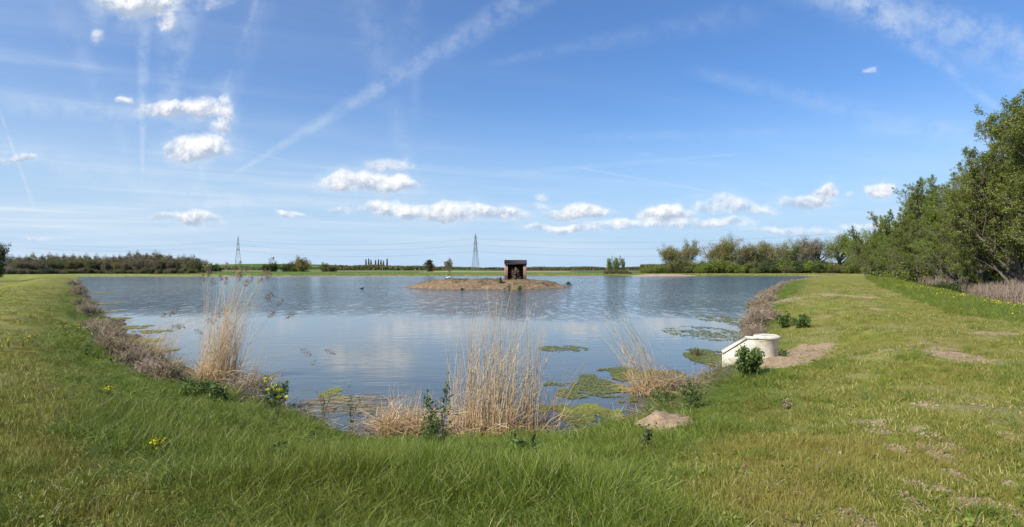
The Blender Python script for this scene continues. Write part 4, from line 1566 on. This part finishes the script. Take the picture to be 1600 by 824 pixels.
# rough grass along the right shoulder and down to the ditch
x = rng.random(9000)
Yv = 16 + 110 * rng.random(9000) ** 1.4
X0 = np.interp(Yv, XR[:, 0], XR[:, 1])
X = X0 - 3 + 7 * x
n = len(X)
g = 1 + .03 * np.hypot(X, Yv)
scatter('shoulder_grass', lp, np.stack([X, Yv, height(X, Yv) - .01], 1), np.stack([rng.normal(size=n) * .2, rng.normal(size=n) * .2, rng.random(n) * 6.28], 1),
        np.stack([g * .7, g * .7, .45 + .3 * rng.random(n)], 1), rng.integers(0, 6, n), m_long, 'rough green grass falling to the reedy ditch')
# far shore: rough pale grass fringe
x, y = -150 + 300 * rng.random(16000), 232 + 34 * rng.random(16000)
s_ = shore_s(x, y)
keep = (s_ > .3)
x, y = x[keep], y[keep]
n = len(x)
fp = [proto('far_tuft', m_short, 30, .5, .10, .42, .05, .6, .35, k=2) for _ in range(3)]
scatter('far_shore_grass', fp, np.stack([x, y, height(x, y)], 1), np.stack([0 * x, 0 * x, rng.random(n) * 6.28], 1),
        np.stack([1.6 + 0 * x] * 2 + [.5 + 1.1 * rng.random(n) * fbm(x * .2, y * .2, 3)], 1), rng.integers(0, 3, n), m_short, 'rough tufted grass along the far shore')


# ------------------------------------------------------------------ reed clumps
def reed_path(n, bx, by, hh, az, lean, k=9, wig=.02, droop=0.0, curl=1.5):
    t = np.linspace(0, 1, k)
    off = (lean * hh)[:, None] * t[None] ** curl
    zz = hh[:, None] * (t[None] - (droop[:, None] if np.ndim(droop) else droop) * t[None] ** 3.5)
    P = np.stack([bx[:, None] + np.cos(az)[:, None] * off, by[:, None] + np.sin(az)[:, None] * off, zz], -1)
    w = rng.normal(size=(n, 2, 1)) * wig
    P[..., 0] += w[:, 0] * np.sin(t * 5 + rng.random((n, 1)) * 6)
    P[..., 1] += w[:, 1] * np.sin(t * 4 + rng.random((n, 1)) * 6)
    return P


def plume(m, P, n=150, L=.22):
    """a drooping one-sided feathery head along the last stretch of the stem path P (k,3)"""
    d = P[-1] - P[-2]
    d = d / np.linalg.norm(d)
    t = rng.random(n)
    ax = P[-1][None] + d[None] * (t * L)[:, None] + np.array([0, 0, -1.])[None] * (L * .35 * t ** 2)[:, None]
    w = .038 * np.sin(np.pi * np.clip(t * .9 + .08, 0, 1)) * (L / .22)
    off = rng.normal(size=(n, 3)) * w[:, None]
    off[:, 2] -= .3 * w
    leaves(m, ax + off, .030, rng.random(n), .30, .1, .4)


def reed_clump(name, c, label, n, rx, ry, h0, h1, leanaz, lean0, lean1, nplume=0, ndead=200, mat=None, th=.0035, tilt_in=0.0, wig=.02, nplmin=0.75, droop=.0, leafy=0.4):
    mat = mat or m_straw
    z = hgt(c[0], c[1])
    root = empty(name, (c[0], c[1], max(z, 0.0) - .03), category='reed clump', label=label, group='dry reed clumps on the near shore')
    mm = M()
    a = rng.random(n) * 6.283
    r = rng.random(n) ** .6
    bx, by = np.cos(a) * r * rx, np.sin(a) * r * ry
    hh = h0 + (h1 - h0) * rng.random(n) ** 1.3 * (1.1 - .4 * r)
    azv = leanaz + rng.normal(size=n) * .7
    ln = lean0 + (lean1 - lean0) * rng.random(n)
    P = reed_path(n, bx, by, hh, azv, ln, wig=wig, droop=droop)
    t = np.linspace(1, .35, P.shape[1])
    Rr = th * (.7 + .6 * rng.random(n))[:, None] * t[None]
    tint = .25 + .75 * rng.random(n)
    tubes(mm, P, Rr, 3, tint)
    mm.build('stem', mat, root, kind='stuff')
    # dry leaves that still hang on the stems
    nl = int(n * leafy * 3)
    mm = M()
    b = rng.integers(0, n, nl)
    kk = rng.integers(1, 6, nl)
    blades(mm, P[b, kk], .12 + .25 * rng.random(nl), np.full(nl, .008), azv[b] + rng.normal(size=nl) * .9, .5 + rng.random(nl), .3 + .7 * rng.random(nl), 3)
    mm.build('dry_leaf', mat, root, kind='stuff')
    # heap of broken stems round the foot
    if ndead:
        mm = M()
        a = rng.random(ndead) * 6.283
        r = rng.random(ndead) ** .5 * 1.15
        bx, by = np.cos(a) * r * rx, np.sin(a) * r * ry
        zb_ = rng.random(ndead) * .22
        da = rng.random(ndead) * 6.283
        L = .18 + .4 * rng.random(ndead)
        Lz = (rng.random(ndead) - .25) * .45
        p0 = np.stack([bx, by, zb_], 1)
        p2 = p0 + np.stack([np.cos(da) * L, np.sin(da) * L, Lz], 1)
        p1 = (p0 + p2) / 2 + rng.normal(size=(ndead, 3)) * .04 + [0, 0, .04]
        Pp = np.stack([p0, p1, p2], 1)
        Pp[..., 2] = np.maximum(Pp[..., 2], -.02)
        tubes(mm, Pp, np.full((ndead, 3), th * .9), 3, .1 + .8 * rng.random(ndead))
        mm.build('broken_stem', mat, root, kind='stuff')
    if nplume:
        order = np.argsort(-hh)[:max(nplume * 2, 1)]
        pick = rng.choice(order, min(nplume, len(order)), replace=False)
        for q_ in pick:
            mm = M()
            plume(mm, P[q_])
            mm.build('seed_head', m_plume, root)
    return root


c = GH(340, 594)
reed_clump('reed_clump', c, 'tall dense reed clump with feathery heads left of centre, highest on the near shore', 280, .48, .42, .9, 2.9, R(8), .0, .46, 20, 300, th=.0042, leafy=.5)
# a fan of long drooping reeds leaning out of it to the right
def arch_reeds(c, label, specs, th=.0036):
    root = empty('arching_reeds', (c[0], c[1], hgt(c[0], c[1]) - .03), category='reed clump', label=label, group='dry reed clumps on the near shore')
    mm = M()
    heads = []
    for (dxp, hh, lean, dr, pl) in specs:
        t = np.linspace(0, 1, 14)
        off = lean * hh * t ** 1.25
        x_ = dxp + off
        P = np.stack([x_, .1 * rng.normal() + .05 * np.sin(t * 3) + rng.normal() * .12 * t, hh * (t - dr * t ** 3.2)], 1)
        tubes(mm, P[None], (th * np.linspace(1, .35, 14))[None], 3, np.array([.2 + .5 * rng.random()]))
        if pl:
            heads.append(P)
    mm.build('stem', m_straw, root, kind='stuff')
    for P in heads:
        mm = M()
        plume(mm, P, 170, .24)
        mm.build('seed_head', m_plume, root)
    return root


c = GH(372, 600)
arch_reeds(c, 'arching reeds drooping right over the water beside the tallest reed clump',
           [(.0, 1.55, .92, .42, 1), (.02, 1.45, 1.25, .42, 1), (.0, 1.9, .42, .12, 1), (-.1, 2.1, .40, .1, 1), (.1, 1.9, .5, .15, 1), (.05, 1.75, .3, .05, 0), (.1, 1.6, .4, .1, 0), (0, 2.2, .33, .08, 1), (.0, 2.3, .28, .1, 1), (.1, 1.3, .55, .1, 0)])
c = GH(215, 556)
arch_reeds(c, 'thin arching reeds with drooping heads rising from the left shore',
           [(.1 * i, 1.15 + .75 * rng.random(), .75 + .5 * rng.random(), .25 + .15 * rng.random(), i % 3 != 0) for i in range(-4, 9)] + [(.2 * rng.normal(), .7 + .6 * rng.random(), .3 + .4 * rng.random(), .1, 0) for i in range(26)], .0040)
c = GH(248, 556)
reed_clump('reed_clump', c, 'sparse thin reeds at the left shore between two thickets of stems', 60, .45, .35, .5, 1.25, R(10), .2, .7, 3, 60, th=.0036)
# the middle clump
c = GH(772, 682)
reed_clump('reed_clump', c, 'broad upright clump of pale dry reeds in the centre of the near shore', 310, .76, .34, .8, 2.55, R(0), -.16, .30, 1, 420, th=.0042, wig=.02, leafy=.5)
c = GH(735, 680)
reed_clump('reed_clump', c, 'two very tall single reeds rising left in the central clump', 3, .03, .03, 1.9, 2.15, R(0), -.03, .02, 0, 0, th=.0042, leafy=.6)
c = GH(632, 684)
reed_clump('reed_clump', c, 'low matted reed heap with a few stems left of the central clump', 150, .42, .26, .3, 1.0, R(0), -.1, .28, 0, 620, th=.0036, leafy=.7)
c = GH(855, 678)
reed_clump('reed_clump', c, 'loose reeds leaning right at the edge of the central clump', 26, .22, .2, .5, 1.35, R(0), .25, .75, 0, 50, th=.0036, mat=m_straw)
c = GH(1018, 618)
reed_clump('reed_clump', c, 'fan of pale reeds leaning left over the algae', 85, .42, .28, .85, 2.05, R(178), .35, .74, 0, 260, th=.0042, wig=.02, leafy=.25)
c = GH(1055, 612)
reed_clump('reed_clump', c, 'short tangled reed stubble right of the leaning fan', 90, .45, .3, .15, .6, R(178), .1, .6, 0, 340, mat=m_scrub, th=.004)
c = GH(395, 612)
reed_clump('reed_clump', c, 'dark bent stems at the foot of the tallest reed clump', 30, .3, .25, .4, 1.1, R(20), .1, .5, 0, 220, mat=m_scrub, th=.004)


# ------------------------------------------------------------------ dead scrub along the shore
def scrub(name, c, w, h, label, mat, n=420, grp='tangles of dead stems along the shore', green=0):
    z = hgt(c[0], c[1])
    root = empty(name, (c[0], c[1], max(z, 0) - .02), category='dead stems', label=label, group=grp)
    mm = M()
    bx, by = rng.normal(size=n) * w * .42, rng.normal(size=n) * w * .42
    hh = h * (.4 + .6 * rng.random(n)) * np.exp(-(bx ** 2 + by ** 2) / (w * w) * .8)
    P = reed_path(n, bx, by, hh, rng.random(n) * 6.28, rng.random(n) * .9, 5, .05)
    th = .0035 + .00022 * np.hypot(*c)
    tubes(mm, P, np.full((n, 5), th) * np.linspace(1, .4, 5), 3, rng.random(n))
    m2 = n
    i_ = rng.integers(0, n, m2)
    p0 = P[i_, rng.integers(1, 5, m2)]
    p1 = p0 + rng.normal(size=(m2, 3)) * h * .22
    p1[:, 2] = np.maximum(p1[:, 2], .0)
    tubes(mm, np.stack([p0, (p0 + p1) / 2 + rng.normal(size=(m2, 3)) * .02, p1], 1), np.full((m2, 3), th * .7), 3, rng.random(m2))
    mm.build('stem', mat, root, kind='stuff')
    if green:
        mm = M()
        P_ = np.stack([rng.normal(size=green) * w * .4, rng.normal(size=green) * w * .4, h * .5 * rng.random(green)], 1)
        leaves(mm, P_, .05 + .002 * np.hypot(*c), rng.random(green), .5)
        mm.build('foliage', m_herb, root)
    return root


lsh = [(112, 446), (120, 452), (118, 458), (128, 466), (124, 474), (138, 482), (134, 490), (146, 498), (140, 506), (152, 512), (158, 520), (150, 528), (170, 530), (178, 538), (168, 545),
       (190, 542), (188, 552), (204, 552), (212, 560), (198, 562), (222, 566), (236, 564), (250, 572), (262, 580), (228, 576)]
for i, (px, py) in enumerate(lsh):
    c = G(px, py, .45)
    d_ = math.hypot(*c)
    if i in (3, 7, 11, 15, 20):
        continue
    scrub('dead_stem_clump', c, (.22 + .0065 * d_), (.28 + .25 * rng.random() + .003 * d_), ('greyish' if i % 3 else 'straw tinted') + ' dead stems on the left shore, ' + place_name(px, LSHORE_AT),
          m_scrub if i % 3 else m_straw_pink, 210, green=130 if i % 3 == 1 else 30)
rsh = [(1182, 505, .9), (1190, 498, .8), (1195, 488, .8), (1188, 480, .9), (1200, 474, .7), (1198, 466, .7), (1208, 460, .7), (1215, 454, .7), (1180, 516, .6), (1204, 500, .6), (1225, 448, .7), (1240, 443, .6), (1256, 438, .6), (1268, 436, .6), (1280, 434, .5),
       (1300, 432, .5)]
for i, (px, py, hh) in enumerate(rsh):
    c = G(px, py, .35)
    d_ = math.hypot(*c)
    scrub('dead_stem_clump', c, (.26 + .008 * d_), hh * (.60 + .25 * rng.random() + .002 * d_), ('greyish' if i % 2 else 'pinkish') + ' dead stems on the right shore, ' + place_name(px, RSHORE_AT),
          m_scrub if i % 2 else m_straw_pink, 420 if i < 10 else 200, green=120 if i in (1, 3, 6, 8) else 20)

# ------------------------------------------------------------------ dull reeds filling the ditch on the right
n = 21000
Yv = 22 + 75 * rng.random(n) ** 1.15
X0 = np.interp(Yv, XR[:, 0], XR[:, 1])
X = X0 + 3.4 + 5.5 * rng.random(n)
okk = fbm(X * .35 + 5, Yv * .35, 3) + .2 * rng.random(n) > .50
X, Yv = X[okk], Yv[okk]
n = len(X)
zz = height(X, Yv)
hh = (1.0 + .75 * rng.random(n)) * (.6 + .6 * fbm(X * .3, Yv * .3, 3))
P = reed_path(n, X, Yv, hh, rng.random(n) * 6.28, .05 + .16 * rng.random(n), 3, .02)
P[..., 2] += zz[:, None]
mm = M()
tubes(mm, P, np.full((n, 3), .011) * np.array([1, .8, .9]), 3, rng.random(n))
mm.build('ditch_reeds', m_straw_pink, kind='stuff', label='dull pinkish dry reeds filling the ditch beneath the trees')
# dark bramble heap in the reeds
c = ((1477 - 800) / F * 50, 50.)
bb_ = put(bushes[0], c[0], c[1], 1, .55, 'dark bramble mound rising out of the ditch reeds', 'bramble', None, mats=m_dark)
bb_.scale = (.9, .9, .45)


# ------------------------------------------------------------------ herbs
def herb(name, c, H, w, label, cat, mat=None, nst=8, nleaf=260, ls=.055, flowers=0, spread=.5, grp=None, fs=.016, aspect=.45, zoff=0.0, up=.2):
    mat = mat or m_herb
    root = empty(name, (c[0], c[1], max(hgt(c[0], c[1]), 0) + zoff), category=cat, label=label)
    if grp:
        root['group'] = grp
    mm = M()
    st_ = np.stack([rng.normal(size=nst) * w * .12, rng.normal(size=nst) * w * .12, np.full(nst, -.05)], 1)
    dr = rng.normal(size=(nst, 3)) * spread
    dr[:, 2] = 1
    L = H * (.65 + .4 * rng.random(nst))
    L[0] = H
    dr[0] *= [.2, .2, 1]
    P, Rr = branches(st_, dr, L, np.full(nst, .006), 8, .07, .35, .4)
    p, d, L2, r = sprout(P, Rr, L, 5, .3, 1., 38, .28, .7)
    P1, R1 = branches(p, d, L2, r, 4, .1, .5)
    tubes(mm, P, Rr, 4)
    tubes(mm, P1, np.maximum(R1, .002), 3)
    mm.build('stem', m_stalk, root, kind='stuff')
    mm = M()
    n2 = nleaf // 2
    b = rng.integers(0, nst, n2)
    q1 = P[b, rng.integers(1, 8, n2)] + rng.normal(size=(n2, 3)) * ls * .6
    b = rng.integers(0, len(P1), nleaf - n2)
    q2 = P1[b, rng.integers(1, 4, nleaf - n2)] + rng.normal(size=(nleaf - n2, 3)) * ls * .4
    leaves(mm, np.vstack([q1, q2]), ls, rng.random(nleaf), aspect, up)
    mm.build('foliage', mat, root)
    if flowers:
        tops = np.vstack([P[:, -1], P1[rng.integers(0, len(P1), max(flowers // 3, 1)), -1]])
        tops = tops[np.argsort(-tops[:, 2])][:max(3, flowers // 3)]
        for tp in tops:
            mm = M()
            k = 16
            leaves(mm, tp + rng.normal(size=(k, 3)) * [fs * 1.2, fs * 1.2, fs * .7], fs * 1.3, rng.random(k), .9, .6)
            mm.build('flower_head', m_petal, root)
    return root


herb('thistle', GH(1173, 590), .66, .36, 'dense dark green leafy plant in front of the outfall', 'plant', nst=30, nleaf=2600, ls=.06, spread=.34, aspect=.6)
herb('herb_plant', GH(688, 722), .98, .3, 'tall dark spiny plant in front of the central reeds', 'plant', nst=5, nleaf=560, ls=.038, spread=.16, up=.5)
herb('herb_plant', GH(672, 700), .42, .3, 'leafy green weed at the foot of the tall spiny plant', 'plant', nst=9, nleaf=420, ls=.05, spread=.5)
herb('herb_plant', GH(815, 728), .38, .3, 'small thistle with grey green leaves right of the central reeds', 'plant', nst=9, nleaf=330, ls=.06, spread=.5)
herb('herb_plant', GH(1006, 712), .34, .2, 'dark little thistle in the grass below the leaning reeds', 'plant', m_dark, nst=6, nleaf=240, ls=.045, spread=.25)
herb('herb_plant', GH(436, 636), .46, .4, 'bushy dark green plant behind the yellow flowers', 'plant', nst=16, nleaf=800, ls=.055, spread=.45)
herb('herb_plant', GH(1078, 640), .55, .35, 'leafy weed beside the sandy mound', 'plant', nst=9, nleaf=340, ls=.055, spread=.4)
herb('herb_plant', GH(1030, 628), .35, .45, 'low green weed behind the sandy mound', 'plant', nst=12, nleaf=330, ls=.05, spread=.7)
herb('herb_plant', GH(1228, 512), .55, .5, 'dark green dock plant on the right bank, left one of two', 'plant', nst=12, nleaf=700, ls=.09, spread=.5)
herb('herb_plant', GH(1252, 513), .42, .6, 'spreading dark green dock plant on the right bank, right one of two', 'plant', nst=14, nleaf=620, ls=.10, spread=.8)
herb('herb_plant', GH(1226, 558), .24, .15, 'small green tuft growing alone on the sandy slope', 'plant', nst=7, nleaf=90, ls=.05, spread=.4)
herb('herb_plant', G(1180, 484, .15), .5, .9, 'dark green plant overhanging the water on the right shore', 'plant', m_dark, nst=16, nleaf=500, ls=.14, spread=.7)
herb('herb_plant', GH(506, 655), .52, .12, 'slim upright weed stalk beside the floating leaves', 'plant', nst=3, nleaf=80, ls=.035, spread=.12)
herb('herb_plant', GH(548, 660), .50, .12, 'slim weed stalk right of its twin near the floating leaves', 'plant', nst=3, nleaf=80, ls=.035, spread=.16)
herb('herb_plant', GH(340, 628), .36, .5, 'grey green leafy weed under the tallest reeds', 'plant', nst=14, nleaf=420, ls=.075, spread=.6)
herb('herb_plant', GH(300, 618), .30, .5, 'broad leafy weed left of the tallest reeds', 'plant', nst=12, nleaf=360, ls=.075, spread=.6)
herb('herb_plant', GH(430, 740), .32, .2, 'dark stemmed weed in the grass below the yellow flowers', 'plant', nst=4, nleaf=90, ls=.05, spread=.25)
herb('herb_plant', GH(138, 560), .30, .2, 'dark upright weed in the left grass below the small yellow flowers', 'plant', nst=4, nleaf=120, ls=.05, spread=.3)
herb('herb_plant', GH(1230, 640), .18, .25, 'brownish low weed in the grass below the outfall', 'plant', m_scrub, nst=7, nleaf=120, ls=.04, spread=.5)
# water plants by the outfall
c = G(1089, 556, .0)
herb('water_plant', c, .30, .5, 'small reddish green water plant standing in the pond left of the outfall', 'water plant', m_scrubleaf, nst=22, nleaf=300, ls=.05, spread=.25, zoff=-.02)
# yellow flowers
YF = [(412, 640, .62, 12, 'yellow flowered plant by the bushy dark one, taller and left of the other'), (434, 660, .56, 15, 'yellow flowered plant just in front of the bushy dark one'),
      (170, 632, .30, 4, 'lone small yellow flower in the left grass'), (246, 716, .22, 4, 'pale yellow leaved weed low in the foreground grass')]
for (px, py, H, fl, lab) in YF:
    herb('yellow_flower_plant', GH(px, py), H, .12, lab, 'flowering plant', nst=3, nleaf=60, ls=.04, flowers=fl, spread=.15, fs=.019)
GY = 'small yellow flowered weeds on the left bank'
for i, (px, py) in enumerate([(98, 512), (104, 520), (112, 516), (120, 524), (126, 518), (130, 528), (128, 536), (118, 534), (106, 530), (138, 522), (92, 522), (178, 540), (14, 544), (36, 545), (45, 541), (2, 550), (72, 500), (66, 492)]):
    c = GH(px, py)
    herb('yellow_flower_weed', c, .26, .1, 'small yellow flowered weed in the grass of the left bank', 'flowering plant', nst=2, nleaf=14, ls=.05, flowers=5, spread=.3, grp=GY, fs=.012)
for i, (px, py) in enumerate([(1178, 575), (752, 575), (780, 600), (868, 550)]):
    pass
# yellow flowers spread along the right shoulder: too many to count
n = 650
Yv = 17 + 80 * rng.random(n) ** 1.6
X = np.interp(Yv, XR[:, 0], XR[:, 1]) + rng.normal(size=n) * 1.0 - .3
kp = fbm(X * .6, Yv * .6, 3) > .46
X, Yv = X[kp], Yv[kp]
mm = M()
for k in range(4):
    leaves(mm, np.stack([X + rng.normal(size=len(X)) * .03, Yv + rng.normal(size=len(X)) * .03, height(X, Yv) + .16 + .12 * rng.random(len(X))], 1), .042, rng.random(len(X)), .9, 1.0)
mm.build('yellow_wildflowers', m_petal, kind='stuff', label='band of yellow wildflowers along the right shoulder of the bank')

# ------------------------------------------------------------------ algae and floating leaves
def patchy(cx, cy, rx, ry, n, sz, thr=.45, sc=2.7, z=.006):
    a = rng.random(n) * 6.283
    r = np.sqrt(rng.random(n))
    X, Y = cx + np.cos(a) * r * rx, cy + np.sin(a) * r * ry
    ok = (fbm(X * sc, Y * sc * .8, 4) + .22 * (1 - r) > thr) & (shore_s(X, Y) < .25)
    X, Y = X[ok], Y[ok]
    n = len(X)
    k = 6
    th = np.arange(k) / k * 6.283
    s = sz * (.5 + rng.random(n))
    V = np.stack([X[:, None] + np.cos(th)[None] * s[:, None] * (.6 + .7 * rng.random((n, k))), Y[:, None] + np.sin(th)[None] * s[:, None] * (.6 + .7 * rng.random((n, k))),
                  np.broadcast_to((z + rng.random(n) * .012)[:, None], (n, k))], -1)
    return V, n, k


def algae(name, lab, patches, mat, tint0=.3, tint1=.7):
    mm = M()
    for (px, py, wx, hy, n, sz, thr) in patches:
        c = G(px, py)
        rx = wx / F * c[1]
        ry = (G(px, py - hy)[1] - G(px, py + hy)[1]) / 2
        V, n, k = patchy(c[0], c[1], rx, ry, n, sz * c[1] / 10, thr)
        b = np.arange(n)[:, None] * k
        f = np.concatenate([b + [0, 1, 2, 3], b + [0, 3, 4, 5]])
        mm.add(V.reshape(-1, 3), f, np.repeat(tint0 + (tint1 - tint0) * rng.random(n), k))
    return mm.build(name, mat, kind='stuff', label=lab)


algae('algae_mat', 'bright yellow green algae mat below the leaning reeds', [(925, 648, 52, 22, 9000, .014, .50), (985, 612, 30, 8, 1500, .016, .45)], m_algae, .65, 1)
algae('floating_algae', 'thin dull green algae film on the water before the outfall',
      [(1000, 585, 70, 14, 4500, .017, .50), (940, 605, 90, 22, 6600, .017, .50), (1120, 560, 45, 16, 5100, .017, .42), (900, 640, 60, 16, 4500, .017, .48), (1100, 520, 60, 12, 2100, .017, .52),
       (880, 545, 40, 5, 720, .017, .5), (1135, 500, 40, 8, 1500, .017, .52)], m_algae, .1, .6)
algae('shore_algae', 'yellowish algae streaks along the left shore', [(205, 512, 30, 4, 1500, .017, .52), (180, 498, 24, 2, 1050, .017, .52), (175, 487, 22, 2, 900, .017, .52), (240, 518, 30, 3, 1500, .017, .52), (238, 532, 24, 2.5, 1500, .017, .45),
                                                                     (165, 475, 25, 2, 900, .017, .52), (150, 458, 25, 1.5, 900, .017, .52), (262, 548, 14, 3, 600, .017, .52)], m_algae, .4, .9)
# flat reed litter afloat at the near edge
mm = M()
n = 500
c = G(475, 632)
X, Y = c[0] + rng.normal(size=n) * .55, c[1] + rng.normal(size=n) * .5
X, Y = X + (12 - Y) * .55, Y
kp = (shore_s(X, Y) < .5) & (fbm(X * 2.2, Y * 3.5, 3) > .48)
X, Y = X[kp], Y[kp]
n = len(X)
da = rng.normal(size=n) * .35 + .05
L = .1 + .3 * rng.random(n)
p0 = np.stack([X, Y, .004 + .02 * rng.random(n)], 1)
p1 = p0 + np.stack([np.cos(da) * L, np.sin(da) * L, .01 * rng.random(n)], 1)
tubes(mm, np.stack([p0, p1], 1), np.full((n, 2), .0032), 3, rng.random(n))
mm.build('floating_reed_litter', m_scrub, kind='stuff', label='mat of broken reeds floating at the near edge')
# dark organic edge litter along the whole near shoreline
mm = M()
NL = 3600
t = rng.random(NL)
seg = np.array(SH[1:24])
sl_ = np.sqrt(np.linalg.norm(seg[1:] - seg[:-1], axis=1))
ii_ = rng.choice(len(seg) - 1, NL, p=sl_ / sl_.sum())
pt = seg[ii_] * (1 - t[:, None]) + seg[ii_ + 1] * t[:, None] + rng.normal(size=(NL, 2)) * .35
sd_ = shore_s(pt[:, 0], pt[:, 1])
kp = (sd_ > -.3) & (sd_ < .9) & (np.hypot(pt[:, 0], pt[:, 1]) < 70)
pt = pt[kp]
n = len(pt)
p0 = np.c_[pt, np.maximum(height(pt[:, 0], pt[:, 1]), 0) + .01]
p1 = p0 + rng.normal(size=(n, 3)) * [.18, .18, .10] + [0, 0, .07]
tubes(mm, np.stack([p0, p1], 1), np.full((n, 2), .005), 3, rng.random(n))
mm.build('shoreline_litter', m_scrub, kind='stuff', label='dead stems and litter along the waterline')

# floating leaves near the litter, each its own
m_pad = leaf_mat('lily_pads', (0.12, 0.135, 0.035), (0.23, 0.24, 0.055), (0.42, 0.40, 0.06), .1, .4)
PADS = [(541, 628, 9, .4), (556, 622, 7, .5), (549, 638, 8, .35), (570, 634, 6, .3), (530, 617, 6, .55), (562, 646, 7, .4), (489, 567, 6, .3), (492, 561, 4, .35), (545, 601, 4, .4), (585, 622, 5, .4),
        (578, 648, 8, .4), (520, 640, 7, .3)]
for i, (px, py, w, tt) in enumerate(PADS):
    c = G(px, py, .01)
    r = w / F * c[1] * .6
    mm = M()
    k = 18
    th = np.linspace(.18, 6.1, k)
    rrr = r * (1 + .06 * rng.normal(size=k))
    V = [(0, 0, .004)] + [(math.cos(a) * q_, math.sin(a) * q_, .004 + .008 * rng.random()) for a, q_ in zip(th, rrr)] + [(0, 0, -.004)]
    mm.add(V, None, tt, [(0, j, j + 1) for j in range(1, k)])
    o = mm.build('floating_leaf', m_pad, category='floating leaf', group='flat floating leaves at the near edge of the pond',
                 label='round flat leaf floating by the near edge, beside the reed litter' if i < 6 else 'small flat leaf floating near the reed litter')
    o.location = (c[0], c[1], .035)
    o.rotation_euler = (0, 0, rng.random() * 6)
algae('yellow_algae_tuft', 'yellow algae tuft afloat beside the slim weed stalks', [(516, 614, 16, 8, 900, .010, .50), (532, 622, 10, 4, 300, .010, .48)], m_algae, .8, 1)

# brown thatch and broken blades lying in the turf
x, y = polar_pts(6500, 2.2, 28, -52, 52, 1.1)
kp = (shore_s(x, y) > .9) & (fbm(x * 1.7 + 2, y * 1.7, 3) > .47)
x, y = x[kp], y[kp]
n = len(x)
zb_ = height(x, y) + .015 + .05 * rng.random(n)
da = rng.random(n) * 6.283
L = (.02 + .06 * rng.random(n)) * (1 + .03 * np.hypot(x, y))
p0 = np.stack([x, y, zb_], 1)
p2 = p0 + np.stack([np.cos(da) * L, np.sin(da) * L, (rng.random(n) - .2) * .07], 1)
mm = M()
tubes(mm, np.stack([p0, (p0 + p2) / 2 + [0, 0, .012], p2], 1), np.full((n, 3), .0014), 3, rng.random(n))
mm.build('dry_thatch', m_straw_pink, kind='stuff', label='dry straw and thatch lying in the grass')
# small stones and clods on the bare ground
m_earth_pale = plain_mat('dry_clods', (0.19, 0.135, 0.085), (0.36, 0.28, 0.19), 3, .95, .3)
C0 = [tuple(MOUND_C) + (.6, .7), tuple(SLOPE_C) + (.9, 1.2)] + [tuple(G(a, b, .85)) + (rx / F * G(a, b, .85)[1], max(ry * G(a, b, .85)[1] / (b - HZ), .15)) for (a, b, rx, ry, st_) in BARE if b > 500]
P_ = []
for (a, b, rx, ry) in C0:
    k = int(60 + 60 * rx * ry)
    th, rd = rng.random(k) * 6.283, np.sqrt(rng.random(k)) * 1.1
    P_.append(np.stack([a + np.cos(th) * rd * rx, b + np.sin(th) * rd * ry], 1))
P_ = np.concatenate(P_)
n = len(P_)
hz_ = height(P_[:, 0], P_[:, 1])
oct_ = np.array([(1, 0, 0), (0, 1, 0), (-1, 0, 0), (0, -1, 0), (0, 0, .7), (0, 0, -.4)])
V = oct_[None] * (.007 + .020 * rng.random((n, 1, 1)) ** 2) * (.6 + .8 * rng.random((n, 6, 1))) + np.c_[P_, hz_ + .004][:, None]
f = np.array([(0, 1, 4), (1, 2, 4), (2, 3, 4), (3, 0, 4), (1, 0, 5), (2, 1, 5), (3, 2, 5), (0, 3, 5)])
mm = M()
mm.add(V.reshape(-1, 3), None, np.repeat(rng.random(n), 6), (np.arange(n)[:, None, None] * 6 + f[None]).reshape(-1, 3))
mm.build('clods', m_earth_pale, kind='stuff', label='small clods and stones on the bare soil patches')
# low broad-leaved weeds through the mown grass
x, y = polar_pts(1500, 3, 30, -50, 52, 1.2)
kp = (long_mask(x, y) < .6) & (shore_s(x, y) > 1) & (fbm(x * .8 + 20, y * .8, 3) > .5)
x, y = x[kp], y[kp]
hz_ = height(x, y)
mm = M()
for k in range(9):
    leaves(mm, np.stack([x + rng.normal(size=len(x)) * .045, y + rng.normal(size=len(x)) * .045, hz_ + .03 + .03 * rng.random(len(x))], 1), .035, rng.random(len(x)), .6, 1.4)
mm.build('turf_weeds', m_bright, kind='stuff', label='low broad leaved weeds growing through the short grass')
